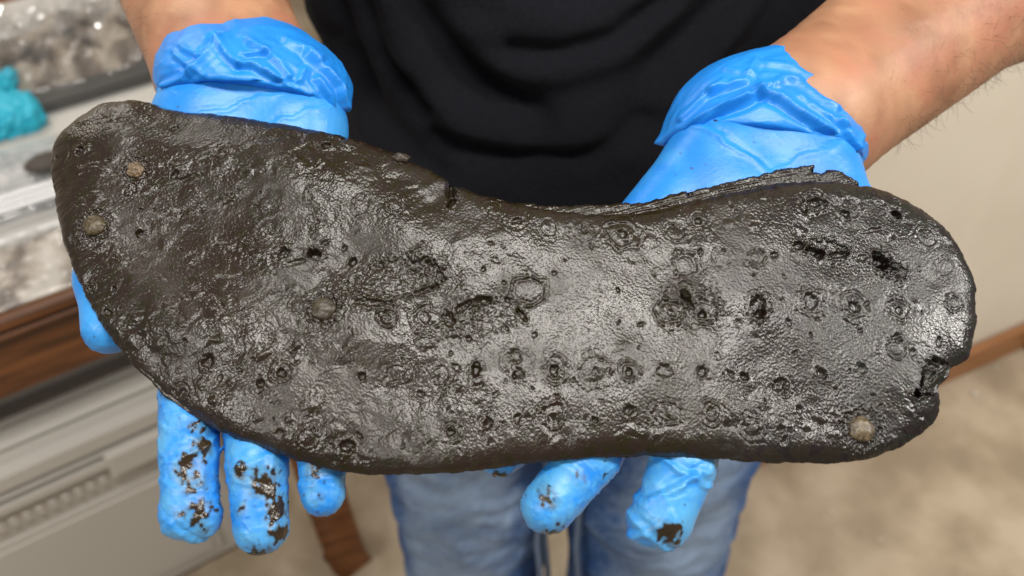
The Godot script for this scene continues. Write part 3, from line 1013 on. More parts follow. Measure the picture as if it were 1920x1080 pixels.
func gloves(who: Node3D) -> void:
	# hand at the photograph's left
	var b := []
	var wrist := at(450, 165, 0.382)
	finger(b, [at(405, 215, 0.372), at(365, 470, 0.347), at(354, 700, 0.322), at(355, 850, 0.304), at(358, 953, 0.298)], [0.019, 0.0130, 0.0106, 0.0097, 0.0092], 0.004)
	finger(b, [at(455, 215, 0.372), at(440, 465, 0.348), at(470, 700, 0.322), at(483, 870, 0.304), at(490, 988, 0.299)], [0.018, 0.0130, 0.0108, 0.0102, 0.0092], 0.004)
	finger(b, [at(520, 225, 0.372), at(525, 475, 0.349), at(586, 690, 0.322), at(602, 840, 0.305), at(606, 926, 0.302)], [0.018, 0.0125, 0.0100, 0.0084, 0.0076], 0.004)
	finger(b, [at(566, 235, 0.370), at(592, 490, 0.349), at(665, 650, 0.326), at(696, 750, 0.314), at(708, 780, 0.311)], [0.0165, 0.0115, 0.0092, 0.0082, 0.0075], 0.004)
	finger(b, [at(385, 230, 0.370), at(262, 400, 0.356), at(205, 520, 0.340), at(205, 614, 0.326)], [0.0185, 0.0130, 0.0108, 0.0098], 0.009)
	b.append([wrist, at(395, 235, 0.368), 0.021, 0.018, 0.015])
	b.append([wrist, at(555, 240, 0.368), 0.022, 0.0165, 0.015])
	b.append([at(420, 330, 0.357), at(520, 340, 0.357), 0.015, 0.015, 0.012])
	var sm := [
		[at(375, 790, 0.296), 0.0085, 1.0], [at(388, 830, 0.296), 0.006, 1.0], [at(365, 868, 0.292), 0.008, 0.9], [at(390, 880, 0.292), 0.007, 1.0], [at(392, 905, 0.292), 0.006, 0.9], [at(375, 955, 0.291), 0.006, 1.0], [at(345, 962, 0.291), 0.004, 0.9], [at(355, 920, 0.290), 0.004, 0.8],
		[at(502, 912, 0.292), 0.0075, 1.0], [at(450, 883, 0.293), 0.0028, 1.2], [at(520, 960, 0.294), 0.006, 0.9], [at(530, 1000, 0.294), 0.005, 0.9], [at(490, 1028, 0.294), 0.006, 0.8], [at(455, 960, 0.293), 0.005, 0.6],
		[at(598, 885, 0.297), 0.005, 0.9], [at(605, 930, 0.296), 0.004, 0.6], [at(186, 600, 0.306), 0.005, 1.0], [at(170, 555, 0.318), 0.004, 0.8],
	]
	var cr := []
	for q in [[358, 985, 10, 8, 0.0011], [345, 968, 12, -8, 0.0008], [352, 905, 10, 2, 0.0006], [365, 845, 10, -5, 0.0008], [350, 815, 10, 3, 0.0006], [484, 900, 10, 4, 0.0005], [480, 862, 10, -3, 0.0005], [604, 900, 10, -3, 0.0005], [200, 640, 8, 9, 0.0008], [190, 605, 8, -5, 0.0008], [185, 580, 10, 2, 0.0006], [450, 205, 9.5, -3.2, 0.0003], [560, 222, 9, -4.5, 0.0003]]:
		cr.append([at(q[0], q[1], 0.300 if q[1] > 300 else 0.355), (ax_u * q[2] + ax_r * q[3]).normalized(), q[4], 0.0011, 0.013 if q[1] > 300 else 0.03])
	b.append([at(340, 972, 0.298), at(378, 974, 0.298), 0.0066, 0.0064, 0.004])
	var made := glove_hand(b, 141, sm, cr)
	var left := world_part("glove", made[0], mats.glove, who)
	world_part("mud_smear", made[1], mats.mud, left).set_meta("kind", "stuff")
	var c := [
		ring(470, 206, 0.368, 150, 12, 0.0, 0.0185, 0.35),
		ring(470, 204, 0.367, 168, 14, 0.0, 0.0228, 0.35),
		ring(474, 178, 0.370, 180, 12, 0.0, 0.0255, 0.35),
		ring(478, 150, 0.376, 181, 6, 0.0, 0.0280, 0.35),
		ring(470, 122, 0.386, 168, -2, 0.0, 0.0288, 0.35),
		ring(450, 98, 0.398, 149, -6, 0.0, 0.0276, 0.35),
		ring(446, 92, 0.402, 146, -6, 0.0, 0.0272, 0.35),
		ring(448, 104, 0.400, 140, -6, 0.0, 0.0262, 0.35),
	]
	world_part("cuff", cuff(c, 151, [
		[5, 2.6, 408, 76, 394, 98, 368, 126, 343, 146, 308, 160], [5, 2.4, 408, 76, 430, 106, 447, 120, 474, 119, 518, 146], [4, 1.6, 447, 120, 458, 102, 500, 96], [5, 2.0, 467, 77, 503, 98, 525, 120, 542, 144],
		[5, 1.8, 310, 158, 357, 153, 401, 146, 470, 150], [4, 1.2, 364, 128, 384, 141], [6, 2.6, 578, 104, 616, 135, 638, 160, 649, 200], [4, 1.6, 569, 130, 560, 152], [5, 1.8, 536, 78, 569, 95, 600, 112],
		[5, 2.0, 596, 148, 620, 182, 630, 222], [4, 1.4, 330, 105, 352, 122, 360, 138], [4, 1.2, 500, 128, 540, 160, 580, 176], [4, 1.3, 345, 92, 372, 104]]), mats.glove, left)
	# hand at the photograph's right
	b = []
	wrist = at(1492, 240, 0.384)
	finger(b, [at(1440, 300, 0.372), at(1345, 545, 0.345), at(1312, 755, 0.319), at(1278, 875, 0.303), at(1242, 965, 0.298)], [0.018, 0.0135, 0.0118, 0.0112, 0.0106], 0.004)
	finger(b, [at(1410, 300, 0.372), at(1275, 530, 0.346), at(1190, 725, 0.322), at(1112, 850, 0.304), at(1028, 948, 0.298)], [0.018, 0.0130, 0.0106, 0.0099, 0.0094], 0.004)
	finger(b, [at(1380, 295, 0.372), at(1210, 520, 0.349), at(1095, 690, 0.323), at(1000, 790, 0.310), at(938, 852, 0.304)], [0.018, 0.0125, 0.0100, 0.0090, 0.0078], 0.004)
	finger(b, [at(1345, 292, 0.372), at(1175, 480, 0.354), at(1050, 620, 0.330), at(975, 695, 0.318), at(950, 715, 0.315)], [0.0185, 0.0150, 0.0098, 0.0086, 0.0075], 0.004)
	finger(b, [at(1500, 315, 0.370), at(1595, 430, 0.352), at(1650, 520, 0.337), at(1668, 600, 0.326)], [0.0195, 0.0135, 0.0108, 0.0094], 0.009)
	b.append([wrist, at(1500, 320, 0.370), 0.023, 0.020, 0.015])
	b.append([wrist, at(1360, 300, 0.370), 0.022, 0.018, 0.015])
	b.append([at(1360, 380, 0.360), at(1470, 400, 0.358), 0.016, 0.016, 0.012])
	sm = [
		[at(1026, 940, 0.289), 0.0034, 1.2], [at(1092, 888, 0.292), 0.0045, 0.7], [at(1010, 915, 0.29), 0.005, 0.55], [at(1030, 998, 0.294), 0.006, 0.8], [at(1228, 990, 0.29), 0.002, 1.1], [at(1252, 994, 0.29), 0.0046, 1.1], [at(935, 888, 0.299), 0.004, 0.8], [at(1060, 985, 0.29), 0.005, 0.6],
	]
	cr = []
	for q in [[1262, 905, 10, -5, 0.0022], [1275, 880, 10, 6, 0.0014], [1240, 930, 10, -2, 0.0005], [1222, 1000, 10, 9, 0.0012], [1205, 985, 9, -8, 0.0010], [1250, 960, 5, 12, 0.0006], [1078, 888, 9, 9, 0.0004], [1352, 268, 7.7, 6.4, 0.0007], [1500, 300, 9, -4, 0.0003]]:
		cr.append([at(q[0], q[1], 0.298 if q[1] > 400 else 0.355), (ax_u * q[2] + ax_r * q[3]).normalized(), q[4], 0.0013, 0.015 if q[1] > 400 else 0.03])
	b.append([at(1212, 985, 0.298), at(1252, 988, 0.298), 0.0068, 0.0062, 0.004])
	made = glove_hand(b, 161, sm, cr)
	var right := world_part("glove", made[0], mats.glove, who)
	world_part("mud_smear", made[1], mats.mud, right).set_meta("kind", "stuff")
	c = [
		ring(1425, 292, 0.372, 162, 30, -0.004, 0.020, 0.35),
		ring(1425, 290, 0.371, 184, 28, -0.004, 0.0242, 0.35),
		ring(1432, 264, 0.374, 190, 36, -0.004, 0.0266, 0.35),
		ring(1446, 238, 0.380, 176, 62, -0.002, 0.0288, 0.35),
		ring(1475, 218, 0.388, 140, 84, 0.0, 0.0295, 0.35),
		ring(1520, 204, 0.398, 98, 94, 0.0, 0.0305, 0.35),
		ring(1533, 198, 0.402, 93, 94, 0.0, 0.0300, 0.35),
		ring(1524, 206, 0.400, 88, 88, 0.0, 0.0262, 0.35),
	]
	world_part("cuff", cuff(c, 171, [
		[6, 3.4, 1236, 270, 1284, 239, 1339, 209, 1395, 188, 1427, 170], [6, 3.4, 1427, 170, 1463, 184, 1506, 214, 1552, 244], [5, 2.2, 1335, 172, 1373, 158, 1400, 150, 1418, 118], [5, 2.0, 1455, 160, 1467, 147, 1493, 150, 1527, 179, 1565, 205],
		[4, 1.8, 1305, 242, 1356, 204, 1400, 180], [4, 1.8, 1279, 224, 1322, 182, 1356, 156], [5, 2.2, 1570, 230, 1591, 256, 1610, 282], [4, 1.6, 1598, 292, 1615, 258], [4, 1.6, 1430, 118, 1484, 126, 1530, 152], [4, 1.5, 1500, 178, 1545, 214, 1580, 236], [4, 1.3, 1360, 132, 1390, 138, 1440, 140]]), mats.glove, right)

# ---------------------------------------------------------------- the sole
func droop(x: float, e: float) -> float:
	return (0.0012 + 0.0015 * smooth(0.01, -0.06, x)) * (1.0 - smooth(0.0, 0.021, e))

func flat(px: float, py: float, e := 1.0) -> Vector2:
	# from the photograph's pixels to metres on the sole's own plane
	var a := (px - 960.0) / FPX
	var b := (540.0 - py) / FPX
	var p := Vector2.ZERO
	for k in 4:
		var d := (SOLE_DEPTH * cos(SOLE_TILT) - bend(p.x, p.y) + droop(p.x, e)) / (cos(SOLE_TILT) - b * sin(SOLE_TILT))
		p = Vector2(d * a, d * b * cos(SOLE_TILT) + (d - SOLE_DEPTH) * sin(SOLE_TILT))
	return p

const STEP := 0.0003
const X0 := -0.178
const Y0 := -0.082
const NX := 1190
const NY := 570
var hmap := PackedFloat32Array()
var emap := PackedFloat32Array()
var nearest := PackedInt32Array()
var inside := PackedByteArray()
var rim := PackedVector2Array()
var wob: FastNoiseLite
var wide: FastNoiseLite

func outline(px: Array, jag: float, s: int) -> PackedVector2Array:
	var n := noise(s, 260.0, 3)
	var n2 := noise(s + 1, 90.0, 2)
	var pts := PackedVector2Array()
	var c := px.size() / 2
	for i in c:
		var p := []
		for e in [-1, 0, 1, 2]:
			var k := posmod(i + e, c)
			p.append(flat(px[k * 2], px[k * 2 + 1], 0.0))
		var steps := maxi(2, int((p[2] - p[1]).length() / 0.0005))
		for q in steps:
			var t := float(q) / steps
			var w: Vector2 = p[1].cubic_interpolate(p[2], p[0], p[3], t) * 0.6 + p[1].lerp(p[2], t) * 0.4
			pts.append(w + Vector2(n.get_noise_2dv(w), n.get_noise_2dv(w + Vector2(9, 0))) * jag + Vector2(n2.get_noise_2dv(w), n2.get_noise_2dv(w + Vector2(5, 0))) * jag * 1.2)
	return pts

func raster(poly: PackedVector2Array, reach: float, wide := 0.0) -> void:
	rim = poly
	hmap.resize(NX * NY)
	emap.resize(NX * NY)
	nearest.resize(NX * NY)
	inside.resize(NX * NY)
	hmap.fill(0.0)
	emap.fill(1.0)
	nearest.fill(-1)
	inside.fill(0)
	var rows := []
	rows.resize(NY)
	for j in NY:
		rows[j] = []
	for i in poly.size():
		var p := poly[i]
		var q := poly[(i + 1) % poly.size()]
		if p.y == q.y:
			continue
		var a := p if p.y < q.y else q
		var b := q if p.y < q.y else p
		for j in range(maxi(0, ceili((a.y - Y0) / STEP)), mini(NY - 1, ceili((b.y - Y0) / STEP) - 1) + 1):
			rows[j].append(a.x + (b.x - a.x) * (Y0 + j * STEP - a.y) / (b.y - a.y))
	for j in NY:
		var r: Array = rows[j]
		r.sort()
		for k in range(0, r.size() - 1, 2):
			for i in range(maxi(0, ceili((r[k] - X0) / STEP)), mini(NX - 1, floori((r[k + 1] - X0) / STEP)) + 1):
				inside[j * NX + i] = 1
	spread_edge(poly, reach, 1, 0.0)
	if wide > reach:
		spread_edge(poly, wide, 5, reach * 0.85)
	for i in emap.size():
		emap[i] = sqrt(emap[i])

func spread_edge(poly: PackedVector2Array, reach: float, every: int, beyond: float) -> void:
	var rad := int(reach / STEP)
	var b2 := beyond * beyond
	for k in range(0, poly.size(), every):
		var ci := roundi((poly[k].x - X0) / STEP)
		var cj := roundi((poly[k].y - Y0) / STEP)
		for j in range(maxi(0, cj - rad), mini(NY, cj + rad + 1)):
			var dy := Y0 + j * STEP - poly[k].y
			for i in range(maxi(0, ci - rad), mini(NX, ci + rad + 1)):
				if emap[j * NX + i] < b2:
					continue
				var dx := X0 + i * STEP - poly[k].x
				var d := dx * dx + dy * dy
				var at_ := j * NX + i
				if d < emap[at_]:
					emap[at_] = d
					nearest[at_] = k

func stamp(px: float, py: float, kind: String, r_px: float, amp: float, stretch := 1.0, ang := 0.0) -> void:
	var c := flat(px, py)
	var r := r_px * 0.000187
	var reach := r * (1.9 if kind == "ring" else 1.75 if kind == "soft" else 1.5) * maxf(stretch, 1.0) + 0.001
	var ci := (c.x - X0) / STEP
	var cj := (c.y - Y0) / STEP
	var n := int(reach / STEP) + 1
	for j in range(maxi(0, int(cj) - n), mini(NY, int(cj) + n + 1)):
		for i in range(maxi(0, int(ci) - n), mini(NX, int(ci) + n + 1)):
			var at_ := j * NX + i
			if inside[at_] == 0:
				continue
			var d := Vector2(X0 + i * STEP - c.x, Y0 + j * STEP - c.y).rotated(-ang)
			d.x /= stretch
			var w := wob.get_noise_2d(X0 + i * STEP, Y0 + j * STEP)
			var q := d.length() / r * (1.0 + (0.24 * wide.get_noise_2d(X0 + i * STEP, Y0 + j * STEP) + 0.06 * w if kind == "ring" else 0.42 * w))
			var h := 0.0
			match kind:
				"pit":
					h = -amp * (1.0 - smooth(0.45, 1.15, q)) + amp * 0.16 * exp(-pow((q - 1.3) / 0.25, 2.0))
				"ring":
					var up := 0.55 + 1.5 * wob.get_noise_2d(c.x * 3.0 + d.angle() * 0.004, c.y + 1.0)
					h = amp * up * exp(-pow((q - 1.0) / 0.13, 2.0)) - amp * 0.8 * exp(-pow((q - 0.76) / 0.12, 2.0)) + amp * 0.3 * (1.0 - smooth(0.2, 0.62, q)) - amp * 0.5 * exp(-pow((q - 1.22) / 0.12, 2.0))
				"bump":
					h = amp * (1.0 - smooth(0.2, 1.1, q)) - amp * 0.35 * exp(-pow((q - 1.2) / 0.2, 2.0))
				"moat":
					h = -amp * exp(-pow((q - 1.0) / 0.2, 2.0)) + amp * 0.4 * exp(-pow((q - 1.45) / 0.16, 2.0))
				"soft":
					h = amp * exp(-d.length_squared() / (r * r) * 1.6)
				"crater":
					var e := 1.0 - smooth(0.82, 1.0, q)
					h = -amp * e * (1.0 + 0.4 * w - 0.7 * absf(wob.get_noise_2d(X0 + i * STEP * 0.45 + 3.0, Y0 + j * STEP * 0.6))) + amp * 0.3 * exp(-pow((q - 1.05) / 0.07, 2.0))
			hmap[at_] += h

func bend(x: float, y: float) -> float:
	# the whole sole is a little dished and twisted, as old waterlogged leather dries
	var h := 0.0
	h += -0.42 * (x + 0.02) * (x + 0.02) * (1.0 if x < -0.02 else 0.5)
	h += -0.5 * y * y * smooth(-0.02, -0.09, x)
	return h

func sheet_of(strd: int, thick: float, round_: float, sign_: float, base: Callable, colour: Callable, uvscale: float) -> ArrayMesh:
	var v := PackedVector3Array()
	var nn := PackedVector3Array()
	var cols := PackedColorArray()
	var uv := PackedVector2Array()
	var id := PackedInt32Array()
	id.resize(NX * NY)
	id.fill(-1)
	var idx := PackedInt32Array()
	var z := PackedFloat32Array()
	z.resize(NX * NY)
	for j in range(0, NY, strd):
		for i in range(0, NX, strd):
			var k := j * NX + i
			if inside[k]:
				var e := minf(emap[k] / round_, 1.0)
				z[k] = base.call(X0 + i * STEP, Y0 + j * STEP, emap[k]) + sign_ * thick * sqrt(1.0 - (1.0 - e) * (1.0 - e)) + (hmap[k] * minf(1.0, emap[k] / 0.0012) if sign_ > 0.0 else 0.0)
	var corner := [0, strd, NX * strd, NX * strd + strd]
	for j in range(0, NY - strd, strd):
		for i in range(0, NX - strd, strd):
			var k := j * NX + i
			var c := 0
			for o in corner:
				c += inside[k + o]
			if c == 0:
				continue
			for o in corner:
				var q: int = k + o
				if id[q] >= 0:
					continue
				var x := X0 + (q % NX) * STEP
				var y := Y0 + (q / NX) * STEP
				id[q] = v.size()
				if inside[q] or nearest[q] < 0:
					v.append(Vector3(x, y, z[q]))
					var gx := 0.0
					var gy := 0.0
					var l := q - strd
					var r := q + strd
					var dn := q - NX * strd
					var up := q + NX * strd
					if inside[l] and inside[r]:
						gx = (z[r] - z[l]) / (2.0 * STEP * strd)
					if inside[dn] and inside[up]:
						gy = (z[up] - z[dn]) / (2.0 * STEP * strd)
					if not (inside[l] and inside[r] and inside[dn] and inside[up]):
						var od := (rim[nearest[q]] - Vector2(x, y)).normalized() * 1.2
						nn.append(Vector3(od.x, od.y, sign_).normalized())
					else:
						nn.append((Vector3(-gx, -gy, 1.0) * sign_).normalized())
				else:
					var p := rim[nearest[q]]
					v.append(Vector3(p.x, p.y, base.call(p.x, p.y, 0.0)))
					var od := (Vector2(x, y) - p).normalized()
					nn.append(Vector3(od.x, od.y, 0.25 * sign_).normalized())
				cols.append(colour.call(x, y, hmap[q]))
				uv.append(Vector2(x, -y) * uvscale)
			var a := id[k]
			var b := id[k + strd]
			var d := id[k + NX * strd]
			var e2 := id[k + NX * strd + strd]
			if sign_ > 0.0:
				idx.append_array(PackedInt32Array([a, d, b, b, d, e2]))
			else:
				idx.append_array(PackedInt32Array([a, b, d, b, e2, d]))
	return mesh_of(v, nn, idx, cols, uv)

func sole() -> void:
	wob = noise(201, 420.0, 2)
	wide = noise(202, 130.0, 1)
	var o := thing("shoe_sole", "old dark brown wet leather shoe sole with nail holes held across both hands", "shoe sole", at(960, 540, SOLE_DEPTH))
	o.basis = Basis(ax_r, ax_u * cos(SOLE_TILT) + ax_f * sin(SOLE_TILT), -ax_f * cos(SOLE_TILT) + ax_u * sin(SOLE_TILT))
	var edge := [99, 282, 111, 260, 130, 240, 159, 219, 185, 201, 207, 193, 256, 190, 281, 194, 304, 204, 344, 212, 400, 215, 444, 221, 519, 234, 574, 243, 640, 256, 708, 277, 737, 288, 792, 315, 828, 332, 840, 345, 841, 372, 849, 372, 852, 352, 880, 362, 915, 371, 989, 388, 1063, 400, 1137, 404, 1211, 399, 1274, 383, 1348, 368, 1404, 355, 1459, 346, 1515, 341, 1570, 344, 1607, 350, 1630, 352, 1656, 359, 1681, 372, 1719, 389, 1756, 416, 1785, 448, 1807, 485, 1822, 522, 1829, 548, 1826, 585, 1829, 596, 1824, 631, 1819, 657, 1811, 672, 1796, 683, 1783, 690, 1778, 703, 1768, 716, 1757, 730, 1758, 738, 1761, 746, 1759, 772, 1748, 794, 1726, 813, 1700, 831, 1670, 846, 1626, 861, 1589, 868, 1533, 869, 1422, 867, 1367, 862, 1300, 859, 1207, 855, 1156, 857, 1081, 861, 1026, 865, 970, 872, 915, 880, 841, 887, 748, 891, 693, 891, 640, 884, 585, 872, 537, 856, 463, 830, 407, 806, 352, 774, 304, 737, 259, 693, 230, 659, 196, 615, 174, 578, 156, 541, 137, 500, 122, 456, 111, 412, 104, 367, 98, 323]
	raster(outline(edge, 0.0004, 203), 0.007, 0.026)
	# grain, wrinkles, waves
	var wave := noise(211, 17.0, 2)
	var mid := noise(212, 62.0, 3)
	mid.fractal_gain = 0.36
	var patch := noise(218, 28.0, 2)
	var streak := noise(213, 110.0, 3, true)
	var grain := noise(214, 760.0, 2)
	var grain2 := noise(215, 340.0, 2, true)
	var warp := noise(216, 60.0, 2)
	for j in NY:
		var y := Y0 + j * STEP
		for i in NX:
			var k := j * NX + i
			if inside[k] == 0:
				continue
			var x := X0 + i * STEP
			var left := smooth(0.01, -0.06, x)
			var w := warp.get_noise_2d(x, y) * 0.006
			var h := 0.0013 * wave.get_noise_2d(x, y)
			h += (0.00016 + 0.00056 * left * clampf(0.55 + 1.3 * patch.get_noise_2d(x, y), 0.12, 1.1)) * mid.get_noise_2d(x * (1.0 - 0.3 * left) + w * 1.2, y * (1.0 + 0.2 * left) - w * 1.5)
			h += (0.00002 + 0.00003 * left) * streak.get_noise_2d(x * 0.7 + w, y * 1.3 + w)
			h += 0.00008 * grain.get_noise_2d(x + w * 0.1, y * 1.15) + 0.00003 * grain2.get_noise_2d(x, y)
			hmap[k] = h
	for b in [[560, 330, 110, 22, 2.2, -0.35], [330, 470, 90, -20, 2.4, 0.05], [440, 600, 70, 18, 1.8, 0.0], [700, 740, 95, -22, 1.5, 0.1], [640, 500, 70, -10, 1.4, 0.5], [760, 430, 70, 14, 1.6, -0.5], [960, 500, 120, 8, 1.6, 0.0], [1500, 560, 150, 8, 1.5, 0.1], [230, 260, 60, 12, 1.4, 0.3], [300, 700, 70, -10, 2.0, -0.7]]:
		stamp(b[0], b[1], "soft", b[2], b[3] * 0.00013, b[4], b[5])
	var rings := [743, 704, 24, 826, 707, 20, 967, 686, 27, 1037, 700, 26, 1113, 700, 32, 1176, 704, 19, 1461, 728, 19, 846, 813, 19, 915, 792, 22, 1037, 782, 24, 1248, 778, 25, 1407, 805, 24, 1330, 778, 20, 731, 604, 20, 800, 604, 27, 989, 552, 34, 1256, 592, 30, 1315, 590, 30, 1281, 555, 26, 1511, 577, 31, 1591, 583, 31, 1674, 585, 22, 1778, 574, 19, 1763, 507, 21, 1730, 451, 25, 1522, 388, 24, 1378, 403, 18, 1348, 492, 20, 1281, 500, 27, 926, 397, 22, 970, 419, 25, 1026, 434, 20, 1094, 437, 30, 1165, 443, 31, 1263, 441, 20, 741, 393, 20, 681, 397, 20, 793, 493, 27, 172, 539, 13, 204, 587, 15, 533, 702, 23, 343, 733, 20, 581, 826, 20, 563, 580, 17, 781, 826, 18, 1411, 492, 18, 407, 576, 12, 1668, 660, 20, 1585, 395, 26, 611, 585, 27, 1306, 415, 20]
	for k in range(0, rings.size(), 3):
		stamp(rings[k], rings[k + 1], "ring", rings[k + 2] * 0.92, rng.randf_range(0.00012, 0.00044), rng.randf_range(0.88, 1.14), rng.randf_range(0, 3))
	# px, py, radius, depth in tenths of a millimetre
	var pits := [846, 813, 9, 14, 915, 798, 8, 14, 970, 789, 6, 8, 1037, 789, 7, 9, 1113, 791, 6, 10, 1176, 774, 9, 12, 1330, 776, 10, 13, 1459, 809, 6, 8, 1493, 772, 6, 7, 681, 709, 7, 20, 893, 698, 10, 28, 965, 672, 9, 9, 972, 706, 9, 12, 1037, 700, 8, 12, 1113, 702, 6, 7, 1176, 704, 8, 9, 1241, 702, 12, 11, 1311, 702, 9, 10, 1391, 711, 7, 8, 1455, 725, 10, 14, 1533, 706, 8, 11, 1606, 698, 8, 8, 1561, 739, 5, 7, 731, 604, 8, 8, 800, 604, 9, 10, 946, 539, 5, 9, 907, 515, 5, 8, 1256, 594, 9, 9, 1312, 595, 8, 16, 1281, 560, 8, 14, 1413, 583, 13, 28, 1511, 575, 11, 20, 1591, 585, 11, 12, 1674, 590, 8, 10, 1674, 411, 9, 26, 1522, 388, 9, 18, 1578, 409, 9, 14, 1378, 405, 8, 10, 1306, 420, 7, 14, 1641, 500, 13, 40, 1668, 520, 9, 14, 1443, 488, 7, 7, 1607, 492, 7, 8, 1561, 522, 5, 6, 1094, 435, 10, 12, 1165, 445, 8, 12, 970, 424, 7, 9, 265, 440, 7, 22, 594, 484, 11, 34, 537, 484, 9, 16, 665, 497, 7, 16, 159, 292, 10, 16, 109, 299, 4, 8, 335, 338, 9, 12, 333, 249, 8, 12, 617, 282, 10, 16, 559, 262, 7, 9, 660, 288, 7, 9, 270, 400, 4, 7, 217, 544, 5, 9, 357, 646, 5, 8, 396, 683, 11, 14, 533, 704, 9, 14, 496, 724, 7, 14, 343, 735, 7, 7, 456, 700, 7, 7, 556, 668, 5, 8, 652, 837, 11, 16, 530, 815, 9, 9, 1560, 322, 7, 12, 1490, 470, 9, 16, 1530, 487, 10, 18, 1668, 640, 7, 8, 1700, 668, 6, 7, 204, 587, 6, 9, 172, 541, 5, 8, 1418, 597, 8, 18, 880, 640, 5, 7, 846, 668, 5, 6, 480, 460, 6, 6, 930, 745, 5, 5]
	for k in range(0, pits.size(), 4):
		stamp(pits[k], pits[k + 1], "pit", pits[k + 2] * rng.randf_range(0.8, 1.15), pits[k + 3] * 0.0001 * rng.randf_range(0.55, 1.1), rng.randf_range(1.0, 1.6), rng.randf_range(0, 3))
	for b in [[328, 581, 14, 7], [248, 373, 7, 5], [313, 678, 8, 5], [563, 652, 9, 5], [404, 752, 9, 5], [437, 722, 8, 4], [350, 320, 22, 5], [430, 315, 24, 5], [300, 430, 16, 4], [870, 608, 30, 5], [655, 270, 20, 6], [240, 210, 40, 6], [500, 475, 30, 5], [690, 330, 28, 4], [480, 640, 26, 4], [590, 760, 22, 4], [250, 640, 18, 5], [190, 380, 16, 4]]:
		stamp(b[0], b[1], "bump", b[2], b[3] * 0.0001)
	# torn hollows, long cuts and the curved slot
	stamp(748, 530, "crater", 42, 0.0006, 2.1, 0.12)
	stamp(800, 520, "crater", 26, 0.0006, 1.5, -0.5)
	stamp(1545, 478, "crater", 22, 0.0008, 2.1, -0.12)
	stamp(1665, 515, "crater", 17, 0.0009, 1.6, -0.3)
	stamp(915, 600, "crater", 30, 0.0005, 2.2, 0.28)
	stamp(1290, 575, "crater", 46, 0.0004, 1.2, -0.2)
	for s in [[843, 605, 11, 14, 1.5, -1.2], [868, 584, 8, 14, 2.4, 0.6], [905, 571, 7, 15, 3.2, 0.05], [978, 597, 6, 10, 2.6, -0.9], [848, 385, 7, 22, 2.2, 1.2], [700, 575, 8, 10, 5.0, -0.06], [800, 553, 7, 9, 4.0, 0.4], [1391, 711, 5, 8, 2.0, -0.8], [1530, 383, 7, 10, 2.5, -0.4], [1502, 395, 8, 12, 2.4, 1.4], [202, 258, 4, 7, 3.0, 1.5], [1630, 440, 5, 5, 4.0, 0.2], [1740, 688, 6, 10, 3.0, -0.3], [1655, 508, 5, 14, 3.0, -0.2], [1520, 480, 8, 20, 2.4, -0.2], [1565, 484, 7, 14, 2.6, 0.1], [1284, 570, 6, 12, 3.0, -0.9], [360, 344, 7, 8, 4.0, 0.25], [560, 500, 6, 6, 4.0, 0.3]]:
		stamp(s[0], s[1], "pit", s[2], s[3] * 0.0001, s[4], s[5])
	for q in 150:
		var px := rng.randf_range(150, 1760)
		stamp(px, rng.randf_range(240, 850), "pit", rng.randf_range(2.5, 6.0), rng.randf_range(0.00025, 0.0007), rng.randf_range(1.0, 2.2), rng.randf_range(0, 3))
	for q in 130:
		stamp(rng.randf_range(120, 900), rng.randf_range(220, 880), "bump", rng.randf_range(4, 16), rng.randf_range(0.0001, 0.0004), rng.randf_range(1.0, 2.0), rng.randf_range(-0.6, 0.6))
	# worn dents and lumps all over, softer than the nail marks
	for q in 170:
		stamp(rng.randf_range(640, 1790), rng.randf_range(390, 845), "soft", rng.randf_range(9, 26), rng.randf_range(-0.00042, 0.00034), rng.randf_range(1.0, 2.0), rng.randf_range(0, 3))
	for q in 60:
		stamp(rng.randf_range(900, 1780), rng.randf_range(760, 850) if q % 2 == 0 else rng.randf_range(370, 460), "bump", rng.randf_range(6, 15), rng.randf_range(0.00012, 0.0004), rng.randf_range(1.0, 1.8), rng.randf_range(0, 3))
	for b in [[264, 329, 19], [186, 430, 23], [611, 585, 22], [1609, 807, 25]]:
		stamp(b[0], b[1], "moat", b[2] * 1.12, 0.0006)
	# the broken corner: a flake has come off between two cracks
	var hole := PackedVector2Array()
	for q in [[1738, 676], [1762, 682], [1800, 684], [1785, 700], [1760, 738], [1735, 743], [1711, 747], [1716, 726], [1727, 700]]:
		hole.append(flat(q[0], q[1], 0.4))
	for j in NY:
		for i in range(700, NX):
			var k := j * NX + i
			if inside[k] == 0:
				continue
			var x := X0 + i * STEP
			var y := Y0 + j * STEP
			if x < hole[6].x - 0.002 or y > hole[0].y + 0.002 or y < hole[6].y - 0.002:
				continue
			var w := Vector2(x + 0.0007 * wide.get_noise_2d(x, y), y + 0.0006 * wob.get_noise_2d(x, y))
			if Geometry2D.is_point_in_polygon(w, hole):
				hmap[k] += -0.0016 - 0.05 * maxf(0.0, hole[2].x - 0.006 - x) + 0.0009 * streak.get_noise_2d(x * 0.8 - y * 0.6, y * 0.8) + 0.0006 * mid.get_noise_2d(x * 1.5, y * 1.5)
	for s in [[1722, 714, 5, 22, 4.5, 1.25], [1713, 742, 7, 30, 1.3, 0.4], [1752, 679, 4, 14, 3.5, -0.25], [1738, 742, 4, 12, 3.0, 0.1], [1745, 708, 5, 9, 2.5, 0.8]]:
		stamp(s[0], s[1], "pit", s[2], s[3] * 0.0001, s[4], s[5])
	var tone := noise(221, 26.0, 4)
	var tone2 := noise(222, 150.0, 3)
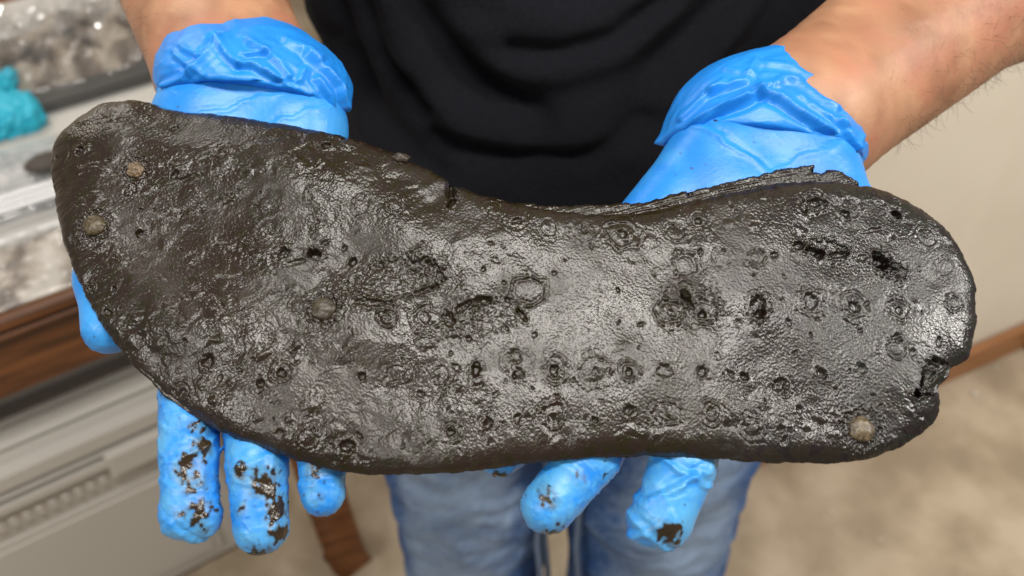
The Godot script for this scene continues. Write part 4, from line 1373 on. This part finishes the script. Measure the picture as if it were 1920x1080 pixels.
	var colour := func(x: float, y: float, _h: float) -> Color:
		var t := tone.get_noise_2d(x, y)
		var u := tone2.get_noise_2d(x, y)
		var c := Color(0.0150, 0.0090, 0.0040).lerp(Color(0.0105, 0.0077, 0.0056), smooth(0.05, 0.14, x + 0.04 * t))
		c = c.lerp(Color(0.0190, 0.0120, 0.0045), clampf(smooth(-0.01, -0.12, x + 1.3 * y) * (0.5 + 1.2 * t), 0.0, 0.8))
		return c * (1.0 + 0.25 * u)
	var base := func(x: float, y: float, e: float) -> float: return bend(x, y) - droop(x, e)
	var tread := part("leather_tread", sheet_of(1, 0.0042, 0.0075, 1.0, base, colour, 1.0), mats.leather, o)
	part("leather_back", sheet_of(4, 0.0032, 0.006, -1.0, base, colour, 1.0), mats.leather, o)
	# nails
	var pick := func(px: float, py: float) -> Vector3:
		var p := flat(px, py)
		var k := clampi(roundi((p.y - Y0) / STEP), 0, NY - 1) * NX + clampi(roundi((p.x - X0) / STEP), 0, NX - 1)
		return Vector3(p.x, p.y, bend(p.x, p.y) - droop(p.x, emap[k]) + 0.0042 + clampf(hmap[k], -0.0008, 0.0015))
	for nl in [[264, 329, 19, 0.6, 0], [186, 430, 24, 0.6, 1], [611, 585, 24, 0.36, 2], [1609, 807, 25, 0.5, 3]]:
		var m := hobnail(nl[2] * 0.000187, nl[3], nl[4])
		part("hobnail", m, mats.nail, o, pick.call(nl[0], nl[1]))
	# leather crumb on the edge
	part("leather_crumb", lump(0.0030, 0.5, 12, Vector3(1.1, 0.6, 0.7)), solid(Color(0.04, 0.031, 0.022), 0.35), o, pick.call(752, 298) + Vector3(0, -0.0002, -0.001))
	# the torn layer that shows behind the upper edge
	var torn := [845, 350, 860, 346, 896, 357, 937, 368, 979, 376, 1042, 380, 1146, 378, 1211, 372, 1237, 365, 1289, 353, 1292, 361, 1303, 359, 1306, 351, 1385, 331, 1459, 313, 1527, 301, 1530, 309, 1527, 316, 1546, 317, 1556, 311, 1578, 314, 1596, 326, 1616, 340, 1613, 348, 1628, 349, 1656, 357, 1683, 371, 1720, 391, 1700, 430, 1600, 400, 1500, 385, 1400, 400, 1274, 430, 1137, 450, 989, 430, 900, 400]
	raster(outline(torn, 0.0006, 231), 0.004)
	var lay := noise(232, 45.0, 3)
	var line := noise(233, 60.0, 3, true)
	for k in hmap.size():
		if inside[k]:
			var x := X0 + (k % NX) * STEP
			var y := Y0 + (k / NX) * STEP
			hmap[k] = 0.0007 * lay.get_noise_2d(x * 0.4, y * 1.4) + 0.0006 * line.get_noise_2d((x + y * 0.3) * 0.35, (y - 0.26 * x) * 4.0) + 0.00016 * grain.get_noise_2d(x, y)
	var low := func(x: float, y: float, _e: float) -> float: return bend(x, y) - 0.0045
	part("torn_layer", sheet_of(1, 0.0016, 0.0020, 1.0, low, colour, 1.0), mats.leather, o)
	part("torn_layer_back", sheet_of(4, 0.0012, 0.0016, -1.0, low, colour, 1.0), mats.leather, o)

func hobnail(r: float, dome: float, s: int) -> ArrayMesh:
	var n := noise(300 + s, 1.4, 3)
	var n2 := noise(310 + s, 4.0, 3)
	var v := PackedVector3Array()
	var cols := PackedColorArray()
	var seg := 48
	var rows := 22
	var pal: Array = [[Color(0.06, 0.040, 0.020), Color(0.19, 0.125, 0.070)], [Color(0.046, 0.033, 0.015), Color(0.085, 0.062, 0.028)], [Color(0.022, 0.0155, 0.007), Color(0.040, 0.028, 0.012)], [Color(0.065, 0.047, 0.024), Color(0.13, 0.096, 0.054)]][s]
	for j in rows:
		var t := float(j) / (rows - 1)
		for i in seg:
			var th := TAU * i / seg
			var rr := r * t * (1.0 + 0.14 * n.get_noise_2d(cos(th), sin(th)))
			var h := r * dome * (sqrt(maxf(1.0 - t * t * 0.96, 0.0)) - 0.35 - 0.9 * smooth(0.9, 1.0, t))
			var p := Vector3(cos(th) * rr, sin(th) * rr, h)
			var q := p / r
			p.z += r * dome * ((0.30 if s == 0 else 0.12) * n.get_noise_3dv(q) + (0.12 if s == 0 else 0.02) * n2.get_noise_3dv(q))
			v.append(p)
			cols.append(pal[0].lerp(pal[1], clampf(0.5 + 1.1 * n.get_noise_3dv(q * 1.3), 0, 1)).lerp(Color(0.022, 0.016, 0.0095), smooth(0.2, 0.75, n2.get_noise_3dv(q + Vector3(4, 0, 0)) * 0.9 + 0.55 * t - 0.1)))
	return grid_mesh(v, seg, rows, true, true, cols)
